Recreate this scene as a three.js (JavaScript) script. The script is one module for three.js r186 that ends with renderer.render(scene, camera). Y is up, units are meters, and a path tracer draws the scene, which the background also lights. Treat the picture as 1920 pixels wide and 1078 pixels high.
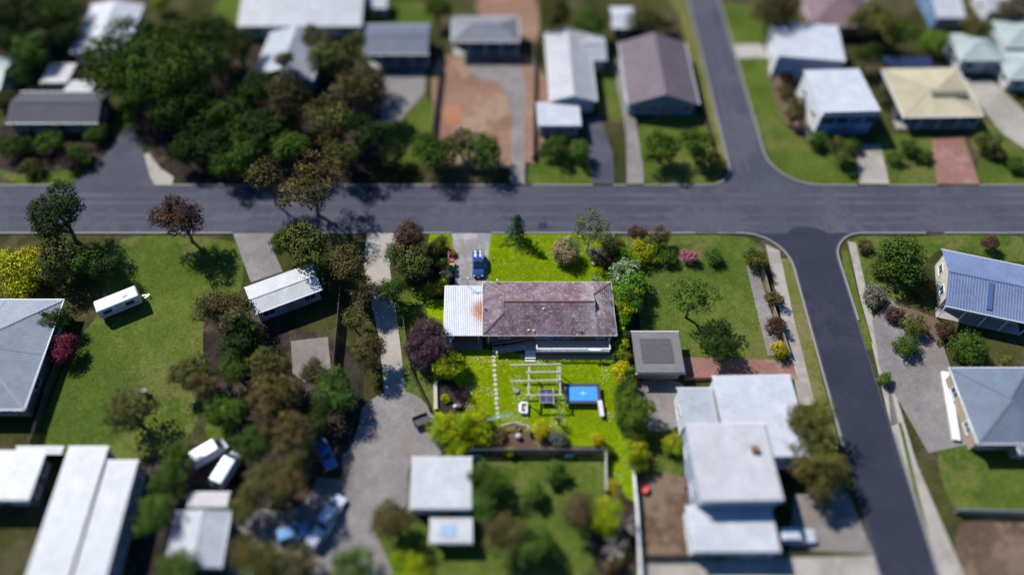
import * as THREE from 'three';
import { Sky } from 'three/addons/objects/Sky.js';
import { mergeGeometries } from 'three/addons/utils/BufferGeometryUtils.js';
import { RoundedBoxGeometry } from 'three/addons/geometries/RoundedBoxGeometry.js';

// ------------------------------------------------------------ camera, sky, sun, exposure
const scene = new THREE.Scene();
const EYE = new THREE.Vector3(0, 100, 65.2), PITCH = 55.3 * Math.PI / 180, FOCAL = 1495;   // focal length in pixels of a 1920 x 1078 frame
const camera = new THREE.PerspectiveCamera(2 * Math.atan(539 / FOCAL) * 180 / Math.PI, 1920 / 1078, 1, 3000);
camera.position.copy(EYE);
camera.rotation.x = -PITCH;
camera.setViewOffset(1920, 1078, 55, 0, 1920, 1078);
camera.focus = 117.4;                      // the back of the house and its garden are in focus
camera.userData.fStop = 0.0052;            // a strong miniature-style depth of field
camera.updateProjectionMatrix();

const SUN = new THREE.Vector3(-0.76, 1, -0.67).normalize();
const sky = new Sky();
sky.name = 'sky'; sky.userData.kind = 'structure';
sky.scale.setScalar(2500);
const su = sky.material.uniforms;
su.sunPosition.value.copy(SUN); su.turbidity.value = 3; su.rayleigh.value = 1.2; su.mieCoefficient.value = 0.004; su.cloudCoverage.value = 0;
scene.add(sky);
scene.environmentIntensity = 0.12;
const sun = new THREE.DirectionalLight(new THREE.Color(1, 0.95, 0.87), 4.6);
sun.position.copy(SUN).multiplyScalar(200); sun.castShadow = true;
Object.assign(sun.shadow.camera, { left: -140, right: 140, top: 140, bottom: -140, near: 1, far: 500 });
sun.shadow.mapSize.set(4096, 4096);
scene.add(sun, sun.target);
const renderer = new THREE.WebGLRenderer({ antialias: true });
renderer.toneMapping = THREE.LinearToneMapping;
renderer.toneMappingExposure = 1.34;
renderer.shadowMap.enabled = true;

// ------------------------------------------------------------ helpers
const V = (x, y, z) => new THREE.Vector3(x, y, z);
// survey: where the line of sight through a pixel of the photograph meets the level h metres above the ground
function at(px, py, h = 0) {
  const u = (px - 905) / FOCAL, v = (539 - py) / FOCAL, s = Math.sin(PITCH), c = Math.cos(PITCH);
  const dy = -s + v * c, dz = -c - v * s, t = (EYE.y - h) / -dy;
  return V(u * t, h, EYE.z + dz * t);
}
function rand(seed) { let a = (seed * 2654435761) >>> 0; return () => { a = (a + 0x6D2B79F5) | 0; let t = Math.imul(a ^ (a >>> 15), 1 | a); t = (t + Math.imul(t ^ (t >>> 7), 61 | t)) ^ t; return ((t ^ (t >>> 14)) >>> 0) / 4294967296; }; }
const taken = {};
function numbered(name) { const k = taken[name] = (taken[name] ?? -1) + 1; return k ? name + '_' + String(k).padStart(3, '0') : name; }
function tag(o, label, category, group) { o.userData.label = label; o.userData.category = category; if (group) o.userData.group = group; return o; }
function thing(name, label, category, p = V(0, 0, 0), turn = 0, group) {
  const g = new THREE.Group(); g.name = numbered(name); g.position.copy(p); g.rotation.y = turn; scene.add(g);
  return tag(g, label, category, group);
}
function part(parent, name, geo, mat, label) {
  const m = new THREE.Mesh(geo, mat); m.name = name; m.castShadow = m.receiveShadow = true; parent.add(m);
  if (label) m.userData.label = label;
  return m;
}
const plain = (g) => { g = g.index ? g.toNonIndexed() : g; for (const k of Object.keys(g.attributes)) if (!['position', 'normal', 'uv'].includes(k)) g.deleteAttribute(k); return g; };
const merge = (list) => mergeGeometries(list.map(plain));
function box(w, h, d, x = 0, y = 0, z = 0, ry = 0) { const g = new THREE.BoxGeometry(w, h, d); if (ry) g.rotateY(ry); return g.translate(x, y, z); }   // y is the middle
function rbox(w, h, d, r, x = 0, y = 0, z = 0) { return new RoundedBoxGeometry(w, h, d, 2, r).translate(x, y, z); }
function cyl(r0, r1, h, x = 0, y = 0, z = 0, n = 10) { return new THREE.CylinderGeometry(r1, r0, h, n).translate(x, y + h / 2, z); }   // y is the foot
function bar(a, b, w, h = w) {            // a beam from a to b
  const d = b.clone().sub(a), L = d.length(), g = new THREE.BoxGeometry(w, h, L);
  const m = new THREE.Matrix4().lookAt(V(0, 0, 0), d.clone().negate(), Math.abs(d.y) / L > 0.99 ? V(1, 0, 0) : V(0, 1, 0));
  return g.applyMatrix4(m).translate((a.x + b.x) / 2, (a.y + b.y) / 2, (a.z + b.z) / 2);
}
function tube(pts, r0, r1, n = 7) {       // a tapered limb through points
  const c = new THREE.CatmullRomCurve3(pts), k = Math.max(3, pts.length * 3), g = new THREE.TubeGeometry(c, k, 1, n), p = g.attributes.position, q = V(0, 0, 0);
  for (let i = 0; i <= k; i++) { const o = c.getPointAt(i / k), r = r0 + (r1 - r0) * i / k; for (let j = 0; j <= n; j++) { const id = i * (n + 1) + j; q.fromBufferAttribute(p, id).sub(o).multiplyScalar(r).add(o); p.setXYZ(id, q.x, q.y, q.z); } }
  return g;
}

// ------------------------------------------------------------ procedural textures
const SIDE = 1024;
const smooth = (t) => t * t * (3 - 2 * t);
function layerNoise(cells, seed, n = SIDE) {   // one octave of periodic value noise
  const r = rand(seed), g = new Float32Array(cells * cells).map(() => r()), out = new Float32Array(n * n);
  for (let y = 0; y < n; y++) {
    const fy = y / n * cells, y0 = Math.floor(fy), ty = smooth(fy - y0), a = (y0 % cells) * cells, b = ((y0 + 1) % cells) * cells;
    for (let x = 0; x < n; x++) {
      const fx = x / n * cells, x0 = Math.floor(fx), tx = smooth(fx - x0), c0 = x0 % cells, c1 = (x0 + 1) % cells;
      out[y * n + x] = (g[a + c0] * (1 - tx) + g[a + c1] * tx) * (1 - ty) + (g[b + c0] * (1 - tx) + g[b + c1] * tx) * ty;
    }
  }
  return out;
}
const N = {};
for (const c of [5, 11, 23, 48, 97, 210, 420]) N[c] = layerNoise(c, c + 3);
const N2 = { 7: layerNoise(7, 91), 31: layerNoise(31, 92), 160: layerNoise(160, 93) };
const fbm = (i) => N[5][i] * 0.3 + N[11][i] * 0.22 + N[23][i] * 0.18 + N[48][i] * 0.14 + N[97][i] * 0.1 + N[210][i] * 0.06;
const LUT = Uint8Array.from({ length: 4097 }, (_, i) => { const v = i / 4096; return Math.round(255 * (v <= 0.0031308 ? 12.92 * v : 1.055 * Math.pow(v, 1 / 2.4) - 0.055)); });
const enc = (v) => LUT[v <= 0 ? 0 : v >= 1 ? 4096 : Math.round(v * 4096)];
function texture(fn, n = SIDE) {
  const d = new Uint8Array(n * n * 4), c = [0, 0, 0];
  for (let i = 0; i < n * n; i++) { fn(i, c, i % n, (i / n) | 0); d[4 * i] = enc(c[0]); d[4 * i + 1] = enc(c[1]); d[4 * i + 2] = enc(c[2]); d[4 * i + 3] = 255; }
  const t = new THREE.DataTexture(d, n, n); t.wrapS = t.wrapT = THREE.RepeatWrapping; t.magFilter = THREE.LinearFilter; t.minFilter = THREE.LinearMipmapLinearFilter; t.generateMipmaps = true; t.colorSpace = THREE.SRGBColorSpace; t.needsUpdate = true;
  return t;
}
function blend(c, a, b, t) { t = Math.max(0, Math.min(1, t)); for (let k = 0; k < 3; k++) c[k] = a[k] + (b[k] - a[k]) * t; }
function mottled(A, B, C, { mid = 0.5, gain = 2.6, fine = 0.35, specks = 0, speck = [0.6, 0.6, 0.5] } = {}) {   // two broad tones, a third in patches, fine grain, specks
  return texture((i, c) => {
    blend(c, A, B, (fbm(i) - mid) * gain + 0.5);
    const p = N2[7][i] * 0.55 + N2[31][i] * 0.3 + N2[160][i] * 0.15; const t = Math.max(0, Math.min(1, (p - 0.56) * 7));
    for (let k = 0; k < 3; k++) c[k] += (C[k] - c[k]) * t * 0.75;
    const f = 1 + ((N[420][i] + N2[160][i]) / 2 - 0.5) * 2 * fine; for (let k = 0; k < 3; k++) c[k] *= f;
    if (specks && N[420][i] > 1 - specks && N[48][i] > 0.45) for (let k = 0; k < 3; k++) c[k] = speck[k];
  });
}
const weather = texture((i, c) => { const f = 0.80 + 0.42 * (fbm(i) - 0.42) + (N[420][i] - 0.5) * 0.12 - (N[97][i] > 0.8 ? (N[97][i] - 0.8) * 0.9 : 0) - (N2[31][i] > 0.72 ? (N2[31][i] - 0.72) * 0.5 : 0); c[0] = f; c[1] = f * 0.995; c[2] = f * 0.985; });
const relief = (() => { const n = 512, d = new Uint8Array(n * n * 4); for (let y = 0; y < n; y++) for (let x = 0; x < n; x++) { const i = (y * 2) * SIDE + x * 2, v = Math.round(255 * (N[420][i] * 0.5 + N[210][i] * 0.3 + N[97][i] * 0.2)); d.set([v, v, v, 255], 4 * (y * n + x)); } const t = new THREE.DataTexture(d, n, n); t.wrapS = t.wrapT = THREE.RepeatWrapping; t.magFilter = THREE.LinearFilter; t.needsUpdate = true; return t; })();
const groundMat = (tex, rough = 0.95, bump = 0.02) => new THREE.MeshPhysicalMaterial({ map: tex, roughness: rough, specularIntensity: rough > 0.92 ? 0.03 : 0.5, bumpMap: relief, bumpScale: bump, side: THREE.DoubleSide });
const M = {
  base: groundMat(mottled([0.030, 0.034, 0.011], [0.060, 0.062, 0.020], [0.085, 0.066, 0.040])),
  lush: groundMat(mottled([0.130, 0.205, 0.002], [0.178, 0.270, 0.002], [0.225, 0.275, 0.005], { fine: 0.32, specks: 0.08, speck: [0.34, 0.36, 0.10] }), 0.95, 0.05),
  lawn: groundMat(mottled([0.052, 0.084, 0.013], [0.094, 0.122, 0.022], [0.120, 0.124, 0.036], { fine: 0.4 }), 0.95, 0.05),
  worn: groundMat(mottled([0.066, 0.066, 0.086], [0.080, 0.079, 0.100], [0.092, 0.090, 0.108], { fine: 0.2 }), 0.9, 0.006),
  dry: groundMat(mottled([0.100, 0.112, 0.026], [0.150, 0.140, 0.044], [0.175, 0.150, 0.066], { fine: 0.35 })),
  asphalt: groundMat(mottled([0.052, 0.053, 0.076], [0.068, 0.068, 0.093], [0.082, 0.080, 0.100], { fine: 0.16 }), 0.9, 0.006),
  asphaltNew: groundMat(mottled([0.023, 0.025, 0.043], [0.031, 0.033, 0.052], [0.037, 0.038, 0.056], { fine: 0.16 }), 0.9, 0.006),
  paving: groundMat(mottled([0.235, 0.215, 0.215], [0.37, 0.345, 0.345], [0.20, 0.18, 0.175], { fine: 0.34 }), 0.9, 0.01),
  concrete: groundMat(mottled([0.30, 0.272, 0.235], [0.38, 0.35, 0.31], [0.25, 0.225, 0.19], { fine: 0.12 }), 0.9, 0.006),
  gravel: groundMat(mottled([0.17, 0.155, 0.150], [0.25, 0.232, 0.222], [0.20, 0.17, 0.15], { fine: 0.28 }), 0.95, 0.02),
  soil: groundMat(mottled([0.085, 0.055, 0.036], [0.150, 0.100, 0.070], [0.19, 0.135, 0.095], { fine: 0.3 }), 0.95, 0.03),
  brown: groundMat(mottled([0.20, 0.110, 0.075], [0.265, 0.165, 0.115], [0.31, 0.22, 0.16], { fine: 0.25 }), 0.95, 0.02),
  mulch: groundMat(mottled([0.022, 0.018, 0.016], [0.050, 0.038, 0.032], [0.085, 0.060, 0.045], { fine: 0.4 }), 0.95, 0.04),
  brick: groundMat(mottled([0.20, 0.098, 0.075], [0.27, 0.145, 0.115], [0.30, 0.19, 0.155], { fine: 0.2 }), 0.9, 0.01),
  orange: groundMat(mottled([0.30, 0.125, 0.066], [0.37, 0.18, 0.105], [0.30, 0.13, 0.075], { fine: 0.25 })),
};
const std = (r, g, b, o = {}) => new THREE.MeshStandardMaterial({ color: new THREE.Color().setRGB(r, g, b), roughness: 0.8, ...o });
const worn = (r, g, b, o = {}) => std(r, g, b, { map: weather, side: THREE.DoubleSide, ...o });
const W = {
  white: worn(0.55, 0.56, 0.585, { roughness: 0.5 }), zinc: worn(0.42, 0.44, 0.49, { roughness: 0.5 }), pale: worn(0.53, 0.515, 0.535, { roughness: 0.55 }), lilac: worn(0.54, 0.555, 0.61, { roughness: 0.5 }),
  grey: worn(0.22, 0.22, 0.25, { roughness: 0.6 }), slate: worn(0.13, 0.145, 0.20, { roughness: 0.6 }), charcoal: worn(0.085, 0.082, 0.105), steel: worn(0.16, 0.20, 0.26, { roughness: 0.55 }),
  blue: worn(0.17, 0.22, 0.37, { roughness: 0.5 }), mint: worn(0.42, 0.50, 0.47, { roughness: 0.5 }), tan: worn(0.52, 0.46, 0.31), mauve: worn(0.24, 0.155, 0.17), plum: worn(0.20, 0.155, 0.175), iron: worn(0.30, 0.34, 0.40, { roughness: 0.5 }),
  cream: worn(0.55, 0.50, 0.42), wallWhite: worn(0.62, 0.63, 0.64), wallBlue: worn(0.30, 0.36, 0.44), brickWall: worn(0.24, 0.105, 0.065), wallDark: worn(0.085, 0.075, 0.075), wallTan: worn(0.36, 0.28, 0.2),
  trim: std(0.72, 0.72, 0.72, { roughness: 0.5 }), timber: worn(0.30, 0.235, 0.18), greyTimber: worn(0.40, 0.375, 0.345), paleTimber: worn(0.55, 0.50, 0.43), darkTimber: worn(0.075, 0.06, 0.05), glass: std(0.03, 0.045, 0.06, { roughness: 0.06, metalness: 0.0 }), kerb: worn(0.28, 0.265, 0.25), bark: worn(0.10, 0.075, 0.055, { roughness: 0.95 }), paleBark: worn(0.42, 0.37, 0.32), deadWood: worn(0.66, 0.61, 0.57), rubber: std(0.02, 0.02, 0.022), dark: std(0.03, 0.03, 0.033), metal: std(0.5, 0.52, 0.54, { metalness: 0.7, roughness: 0.4 }),
};

// ------------------------------------------------------------ ground sheets
let level = 0.002;
function sheet(name, mat, pts, y, tile = 40) {   // pts: [x, z] in metres; each sheet lies a little above the one laid before it
  y = y ?? (level += 0.0012);
  const shape = new THREE.Shape(pts.map(([x, z]) => new THREE.Vector2(x, -z))), g = new THREE.ShapeGeometry(shape);
  g.rotateX(-Math.PI / 2).translate(0, y, 0);
  const p = g.attributes.position, uv = g.attributes.uv; for (let i = 0; i < p.count; i++) uv.setXY(i, p.getX(i) / tile, p.getZ(i) / tile);
  const m = new THREE.Mesh(g, mat); m.name = numbered(name); m.receiveShadow = true; m.userData.kind = 'structure'; scene.add(m); return m;
}
const px = (...list) => list.map(([x, y]) => { const p = at(x, y); return [p.x, p.z]; });
function curve(list, n = 5) {               // rounds a ring of pixel points into a soft outline on the ground
  const c = new THREE.CatmullRomCurve3(list.map(([x, y]) => at(x, y)), true, 'centripetal');
  return c.getPoints(list.length * n).slice(0, -1).map((p) => [p.x, p.z]);
}
sheet('ground', M.base, [[-900, -900], [900, -900], [900, 900], [-900, 900]], 0);

// roads: the cross street, the street going away at the top and the one coming towards us on the right
const arc = (cx, cz, r, a0, a1, n = 10) => Array.from({ length: n + 1 }, (_, i) => { const a = (a0 + (a1 - a0) * i / n) * Math.PI / 180; return [cx + r * Math.cos(a), cz + r * Math.sin(a)]; });
const ZN = -24.6, ZS = -14.7;
const roadOutline = [
  [-220, ZN], ...arc(42.2 - 4.5, ZN - 4.5, 4.5, 90, 0), [41.4, -160], [46.8, -160], ...arc(48.5 + 8, ZN - 8, 8, 180, 90), [220, ZN],
  [220, ZS], ...arc(55.6 + 5, ZS + 5, 5, 270, 180), [55.6, 120], [48.5, 120], ...arc(48.5 - 7, ZS + 7, 7, 360, 270), [-220, ZS]];
sheet('road', M.asphalt, roadOutline, 0.1);
sheet('road_resurfacing', M.asphaltNew, [[48.72, 120], [48.72, -7.7], ...arc(48.7 - 7, ZS + 7, 7, 360, 285), ...arc(52, ZS + 3.4, 4.6, 225, 315, 6), ...arc(55.4 + 5, ZS + 5, 5, 255, 180), [55.4, 120]], 0.104);
sheet('road_patch', M.asphaltNew, px([672, 404], [705, 404], [703, 418], [668, 418]), 0.104);
{ // worn wheel tracks, slightly paler and uneven at their edges
  const track = (along, c, a, b, w, seed) => { const r = rand(seed), L = [], R2 = []; for (let t = a; t <= b; t += 3.2) { L.push([t, c - w / 2 + (r() - 0.5) * 0.35]); R2.unshift([t, c + w / 2 + (r() - 0.5) * 0.35]); } const ring2 = [...L, ...R2]; sheet('wheel_track', M.worn, along === 'x' ? ring2 : ring2.map(([t, q]) => [q, t]), 0.1025 + seed * 0.00005, 31); };
  [-22.6, -20.9, -18.4, -16.6].forEach((c, i) => track('x', c, -150, 150, 0.75, i + 1)); [43.6, 45.2].forEach((c, i) => track('z', c, -140, -27, 0.6, i + 6));
}
for (const [c, m] of [[[[1225, 372], [1262, 371], [1264, 380], [1228, 381]], M.worn], [[[400, 402], [470, 400], [468, 412], [398, 414]], M.worn], [[[1540, 352], [1566, 352], [1590, 436], [1562, 436]], M.worn], [[[1010, 418], [1026, 418], [1026, 430], [1009, 430]], M.asphaltNew]]) sheet('road_patch', m, px(...c), 0.1042);
function kerb(pts, name = 'kerb') {          // pts [x, z]: a concrete kerb, a real step of 12 cm
  const g = []; for (let i = 0; i + 1 < pts.length; i++) { const a = V(pts[i][0], 0.11, pts[i][1]), b = V(pts[i + 1][0], 0.11, pts[i + 1][1]); if (a.distanceTo(b) > 0.05) g.push(bar(a, b, 0.26, 0.22)); }
  const m = part(scene, numbered(name), merge(g), W.kerb); m.userData.kind = 'structure';
}
const gx = (p) => at(p, 437).x;
for (const [a, b] of [[-2000, 436], [524, 682], [748, 846], [921, 1380]].map(([a, b]) => [Math.max(gx(a), -140), gx(b)])) kerb([[a, ZS + 0.16], [b, ZS + 0.16]]);
kerb([[34, ZS + 0.16], ...arc(48.34 - 7, ZS + 7.16, 7, 270, 360), [48.34, 22]]); kerb([[48.34, 37], [48.34, 60]]);
kerb([[55.76, 60], [55.76, 20]]); kerb([[55.76, 2], ...arc(55.76 + 5, ZS + 5.16, 5, 180, 270), [71, ZS + 0.16]]); kerb([[74, ZS + 0.16], [140, ZS + 0.16]]);
const gn = (p) => at(p, 348).x;
for (const [a, b] of [[-1600, 130], [290, 950], [998, 1112], [1150, 1175], [1208, 1330]].map(([a, b]) => [Math.max(gn(a), -140), gn(b)])) kerb([[a, ZN - 0.16], [b, ZN - 0.16]]);
kerb([...arc(42.04 - 4.5, ZN - 4.66, 4.5, 90, 0), [41.2, -150]]); kerb([[47.0, -150], ...arc(48.66 + 8, ZN - 8.16, 8, 180, 90), [gn(1608), ZN - 0.16]]);
kerb([[gn(1668), ZN - 0.16], [gn(1757), ZN - 0.16]]); kerb([[gn(1838), ZN - 0.16], [140, ZN - 0.16]]);

// the neighbours' ground
const rank = ([n]) => n === 'lawn' ? 0 : n === 'verge' ? 1 : /yard|bed|wood/.test(n) ? 2 : 3;
const SH = [
  ['lawn', M.lawn, [[215, 452], [440, 455], [452, 470], [450, 545], [400, 640], [395, 700], [330, 842], [60, 842], [90, 760], [140, 640], [175, 600], [200, 520]]],
  ['lawn', M.lawn, [[1196, 498], [1420, 500], [1440, 560], [1478, 668], [1290, 672], [1186, 618]]],
  ['lawn', M.lawn, [[1160, 446], [1400, 446], [1432, 468], [1436, 492], [1180, 492]]],
  ['lawn', M.lawn, [[0, 332], [130, 345], [205, 270], [262, 205], [240, 196], [205, 235], [150, 312], [0, 318]]],
  ['lawn', M.lawn, [[1000, 302], [1112, 302], [1116, 343], [996, 343]]],
  ['lawn', M.lawn, [[1208, 225], [1345, 225], [1362, 300], [1345, 340], [1212, 342]]],
  ['lawn', M.lawn, [[1115, 120], [1150, 110], [1165, 225], [1125, 215]]],
  ['lawn', M.lawn, [[1345, 15], [1420, 15], [1442, 80], [1368, 82]]],
  ['lawn', M.lawn, [[1383, 110], [1440, 110], [1510, 250], [1600, 285], [1610, 343], [1505, 343], [1452, 310], [1435, 270]]],
  ['lawn', M.lawn, [[1668, 300], [1757, 300], [1760, 343], [1672, 343]]],
  ['lawn', M.lawn, [[1838, 300], [1920, 290], [1925, 343], [1844, 343]]],
  ['lawn', M.lawn, [[1650, 258], [1760, 262], [1765, 300], [1660, 300]]],
  ['lawn', M.lawn, [[1830, 215], [1920, 285], [1920, 300], [1835, 290]]],
  ['lawn', M.lawn, [[1600, 450], [1700, 446], [1920, 446], [1920, 490], [1760, 470], [1700, 560], [1650, 560]]],
  ['lawn', M.lawn, [[1765, 815], [1850, 800], [1925, 870], [1930, 960], [1795, 955]]],
  ['lawn', M.lawn, [[880, 850], [1128, 850], [1130, 930], [1100, 1078], [880, 1078]]],
  ['lawn', M.lawn, [[660, 1000], [800, 985], [880, 1020], [890, 1090], [650, 1090]]],
  ['lawn', M.lawn, [[690, 10], [800, 8], [806, 50], [680, 50]]],
  ['lawn', M.lawn, [[415, -5], [470, -5], [455, 45], [405, 45]]],
  ['lawn', M.lawn, [[745, 190], [800, 180], [800, 300], [720, 300]]],
  ['lawn', M.lawn, [[1195, 800], [1262, 800], [1275, 900], [1200, 905]]],
  ['lawn', M.lawn, [[420, 700], [520, 690], [560, 760], [470, 830], [390, 830]]],
  ['lawn', M.lawn, [[740, 545], [812, 545], [812, 770], [760, 740], [752, 640]]],
  ['verge', M.dry, [[1254, -10], [1282, -10], [1364, 300], [1340, 318], [1310, 160]]],
  ['verge', M.dry, [[1462, 486], [1490, 482], [1515, 600], [1570, 820], [1590, 945], [1572, 945], [1530, 760], [1490, 600]]],
  ['verge', M.lawn, [[1578, 470], [1590, 470], [1612, 560], [1640, 655], [1618, 655], [1592, 560]]],
  ['verge', M.lawn, [[1672, 800], [1694, 800], [1760, 1000], [1738, 1005]]],
  ['footpath', M.concrete, [[1436, 458], [1462, 470], [1490, 600], [1530, 760], [1500, 760], [1470, 620]]],
  ['footpath', M.concrete, [[1590, 452], [1606, 456], [1636, 590], [1720, 870], [1812, 1085], [1762, 1085], [1696, 810], [1650, 690], [1614, 560]]],
  ['driveway', M.concrete, [[1606, 272], [1652, 272], [1669, 345], [1612, 345]]],
  ['driveway', M.brick, [[1748, 262], [1808, 258], [1839, 345], [1758, 345]]],
  ['driveway', M.concrete, [[1800, 150], [1860, 150], [1930, 215], [1930, 285], [1880, 250]]],
  ['driveway', M.concrete, [[1362, 84], [1432, 82], [1440, 108], [1372, 110]]],
  ['driveway', M.asphalt, [[1094, 222], [1126, 222], [1150, 290], [1152, 345], [1112, 345]]],
  ['driveway', M.gravel, [[1148, 110], [1172, 110], [1206, 310], [1208, 345], [1176, 345], [1174, 250]]],
  ['driveway', M.gravel, [[724, 138], [800, 132], [796, 175], [750, 225], [716, 235], [712, 170]]],
  ['driveway', M.gravel, [[885, 124], [972, 120], [988, 160], [984, 230], [984, 345], [956, 345], [962, 220], [938, 156], [888, 146]]],
  ['dirt_yard', M.brown, [[826, 108], [1000, 108], [1000, 300], [830, 300], [812, 200]]],
  ['dirt_yard', M.brown, [[900, -5], [1000, -5], [1002, 80], [985, 70], [900, 30]]],
  ['orange_gravel', M.orange, [[828, 200], [862, 196], [868, 232], [845, 240], [830, 226]]],
  ['orange_gravel', M.brick, [[990, 235], [1000, 235], [1001, 305], [982, 305]]],
  ['lane', M.asphalt, [[243, 236], [262, 262], [280, 330], [290, 350], [132, 350], [190, 300], [222, 258]]],
  ['driveway', M.gravel, [[436, 437], [524, 437], [512, 470], [530, 510], [470, 530], [448, 470]]],
  ['driveway', M.concrete, [[688, 437], [748, 437], [730, 500], [745, 600], [752, 660], [760, 740], [720, 740], [712, 640], [694, 560], [682, 500]]],
  ['yard', M.gravel, [[712, 740], [765, 735], [812, 775], [830, 850], [770, 870], [760, 950], [700, 970], [735, 1085], [680, 1085], [668, 960], [640, 870], [660, 790]]],
  ['concrete_pad', M.gravel, [[545, 640], [614, 632], [620, 690], [572, 718], [548, 700]]],
  ['yard', M.gravel, [[440, 945], [640, 900], [668, 960], [660, 1085], [430, 1085]]],
  ['verge', M.concrete, [[265, 290], [285, 285], [325, 330], [322, 346], [285, 346]]],
  ['footpath', M.concrete, [[1634, 640], [1662, 690], [1694, 790], [1672, 800], [1738, 1005], [1768, 1085], [1752, 1085], [1664, 770]]],
  ['garden_bed', M.mulch, [[0, 235], [200, 232], [200, 300], [120, 318], [0, 318]]],
  ['shaded_wood_floor', M.mulch, [[270, 120], [700, 110], [720, 240], [690, 335], [330, 335], [262, 240]]],  // dark litter under the trees, its tone also carrying their shade
  ['shaded_wood_floor', M.mulch, [[400, 560], [470, 600], [640, 640], [680, 720], [640, 860], [480, 880], [420, 760], [380, 660]]],
  ['shaded_wood_floor', M.mulch, [[0, -20], [160, -20], [110, 110], [60, 170], [0, 110]]],
  ['shaded_wood_floor', M.mulch, [[280, 860], [460, 830], [600, 850], [560, 950], [440, 960], [280, 1085], [240, 1085]]],
  ['yard', M.gravel, [[1190, 720], [1280, 720], [1270, 800], [1195, 800]]],
  ['yard', M.soil, [[1196, 900], [1290, 900], [1290, 1040], [1206, 1050]]],
  ['driveway', M.gravel, [[1490, 925], [1590, 925], [1640, 1040], [1480, 1030]]],
  ['driveway', M.concrete, [[1196, 1052], [1640, 1042], [1652, 1100], [1196, 1100]]],
  ['driveway', M.gravel, [[1650, 690], [1770, 650], [1830, 830], [1742, 850]]],
  ['path', M.gravel, [[1636, 600], [1670, 560], [1760, 650], [1760, 690], [1650, 690]]],
  ['paved_terrace', M.brick, [[1282, 670], [1486, 676], [1496, 712], [1284, 714]]],
  ['dirt_yard', M.soil, [[1800, 985], [1960, 975], [1990, 1100], [1812, 1100]]],
  ['garden_bed', M.soil, [[1440, 110], [1470, 110], [1545, 260], [1500, 262]]],
  ['garden_bed', M.soil, [[1640, 560], [1760, 600], [1750, 650], [1660, 560]]],
  ['footpath', M.gravel, [[1400, 500], [1420, 500], [1470, 665], [1440, 668]]],
];
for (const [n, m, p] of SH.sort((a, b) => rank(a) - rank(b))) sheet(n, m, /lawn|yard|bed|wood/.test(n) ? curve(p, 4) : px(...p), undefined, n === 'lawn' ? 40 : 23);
// the sharp property: lawns, drive, patio, beds
sheet('lawn', M.lush, px([921, 440], [1152, 440], [1150, 545], [916, 545], [915, 475]));
sheet('lawn', M.lush, px([806, 440], [845, 440], [851, 476], [850, 520], [838, 545], [836, 610], [800, 606], [800, 470]));
sheet('lawn', M.lush, curve([[822, 662], [1000, 664], [1176, 672], [1160, 750], [1164, 800], [1180, 835], [1186, 890], [1188, 960], [1136, 962], [1136, 850], [1060, 836], [900, 834], [818, 800], [814, 740]], 4));
sheet('driveway', M.paving, px([846, 437.5], [921.5, 437.5], [915.5, 472], [914, 545], [850, 545], [852, 478]), undefined, 17);
sheet('carport_floor', M.paving, px([835, 545], [906, 545], [904, 655], [832, 655]), undefined, 23);
sheet('patio', M.concrete, px([975, 665], [1165, 665], [1168, 674], [977, 675]), undefined, 17);
sheet('garden_bed', M.soil, curve([[926, 806], [938, 800], [960, 796], [990, 799], [1020, 810], [1050, 828], [1080, 836], [1130, 838], [1134, 845], [880, 842]]), undefined, 9);
sheet('garden_bed', M.mulch, curve([[822, 715], [846, 712], [862, 728], [876, 752], [872, 772], [850, 780], [826, 772]]), undefined, 9);
sheet('garden_bed', M.mulch, curve([[1116, 478], [1150, 450], [1180, 480], [1195, 560], [1195, 650], [1163, 655], [1156, 540], [1138, 505]]), undefined, 9);
sheet('garden_bed', M.mulch, curve([[806, 455], [838, 450], [848, 490], [852, 535], [836, 560], [800, 556]]), undefined, 9);
sheet('garden_bed', M.mulch, curve([[1138, 940], [1188, 940], [1196, 1060], [1130, 1078], [1105, 1000]]), undefined, 9);


// ------------------------------------------------------------ builders: roofs, walls, windows
function polyTop(tops, u) { for (let i = 0; i + 1 < tops.length; i++) if (u <= tops[i + 1][0] + 1e-6) { const [a, p] = tops[i], [b, q] = tops[i + 1]; return p + (q - p) * (b > a ? (u - a) / (b - a) : 0); } return tops.at(-1)[1]; }
function ribbed({ E, U, S, tops }, pitch, rib) {          // a sheet-metal slope with raised ribs running up it
  const Nn = U.clone().cross(S), L = tops.at(-1)[0], us = new Map();
  for (let u = 0; u < L; u += pitch) for (const [f, h] of [[0, 0], [0.62, 0], [0.70, rib], [0.88, rib], [0.96, 0]]) if (u + f * pitch < L) us.set(u + f * pitch, h);
  for (const [u] of tops) if (![...us.keys()].some((k) => Math.abs(k - u) < 1e-4)) us.set(u, 0);
  const xs = [...us.keys()].sort((a, b) => a - b), pos = [], uv = [];
  const P = (u, v, h) => E.clone().addScaledVector(U, u).addScaledVector(S, v).addScaledVector(Nn, h);
  for (let i = 0; i + 1 < xs.length; i++) {
    const a = xs[i], b = xs[i + 1], ha = us.get(a), hb = us.get(b), va = polyTop(tops, a + 1e-5), vb = polyTop(tops, b - 1e-5);
    const q = [[a, 0, ha], [b, 0, hb], [b, vb, hb], [a, va, ha]];
    for (const k of [0, 1, 2, 0, 2, 3]) { const p = P(...q[k]); pos.push(p.x, p.y, p.z); uv.push(q[k][0] / 12, q[k][1] / 12); }
  }
  const g = new THREE.BufferGeometry(); g.setAttribute('position', new THREE.Float32BufferAttribute(pos, 3)); g.setAttribute('uv', new THREE.Float32BufferAttribute(uv, 2)); g.computeVertexNormals(); return g;
}
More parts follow.
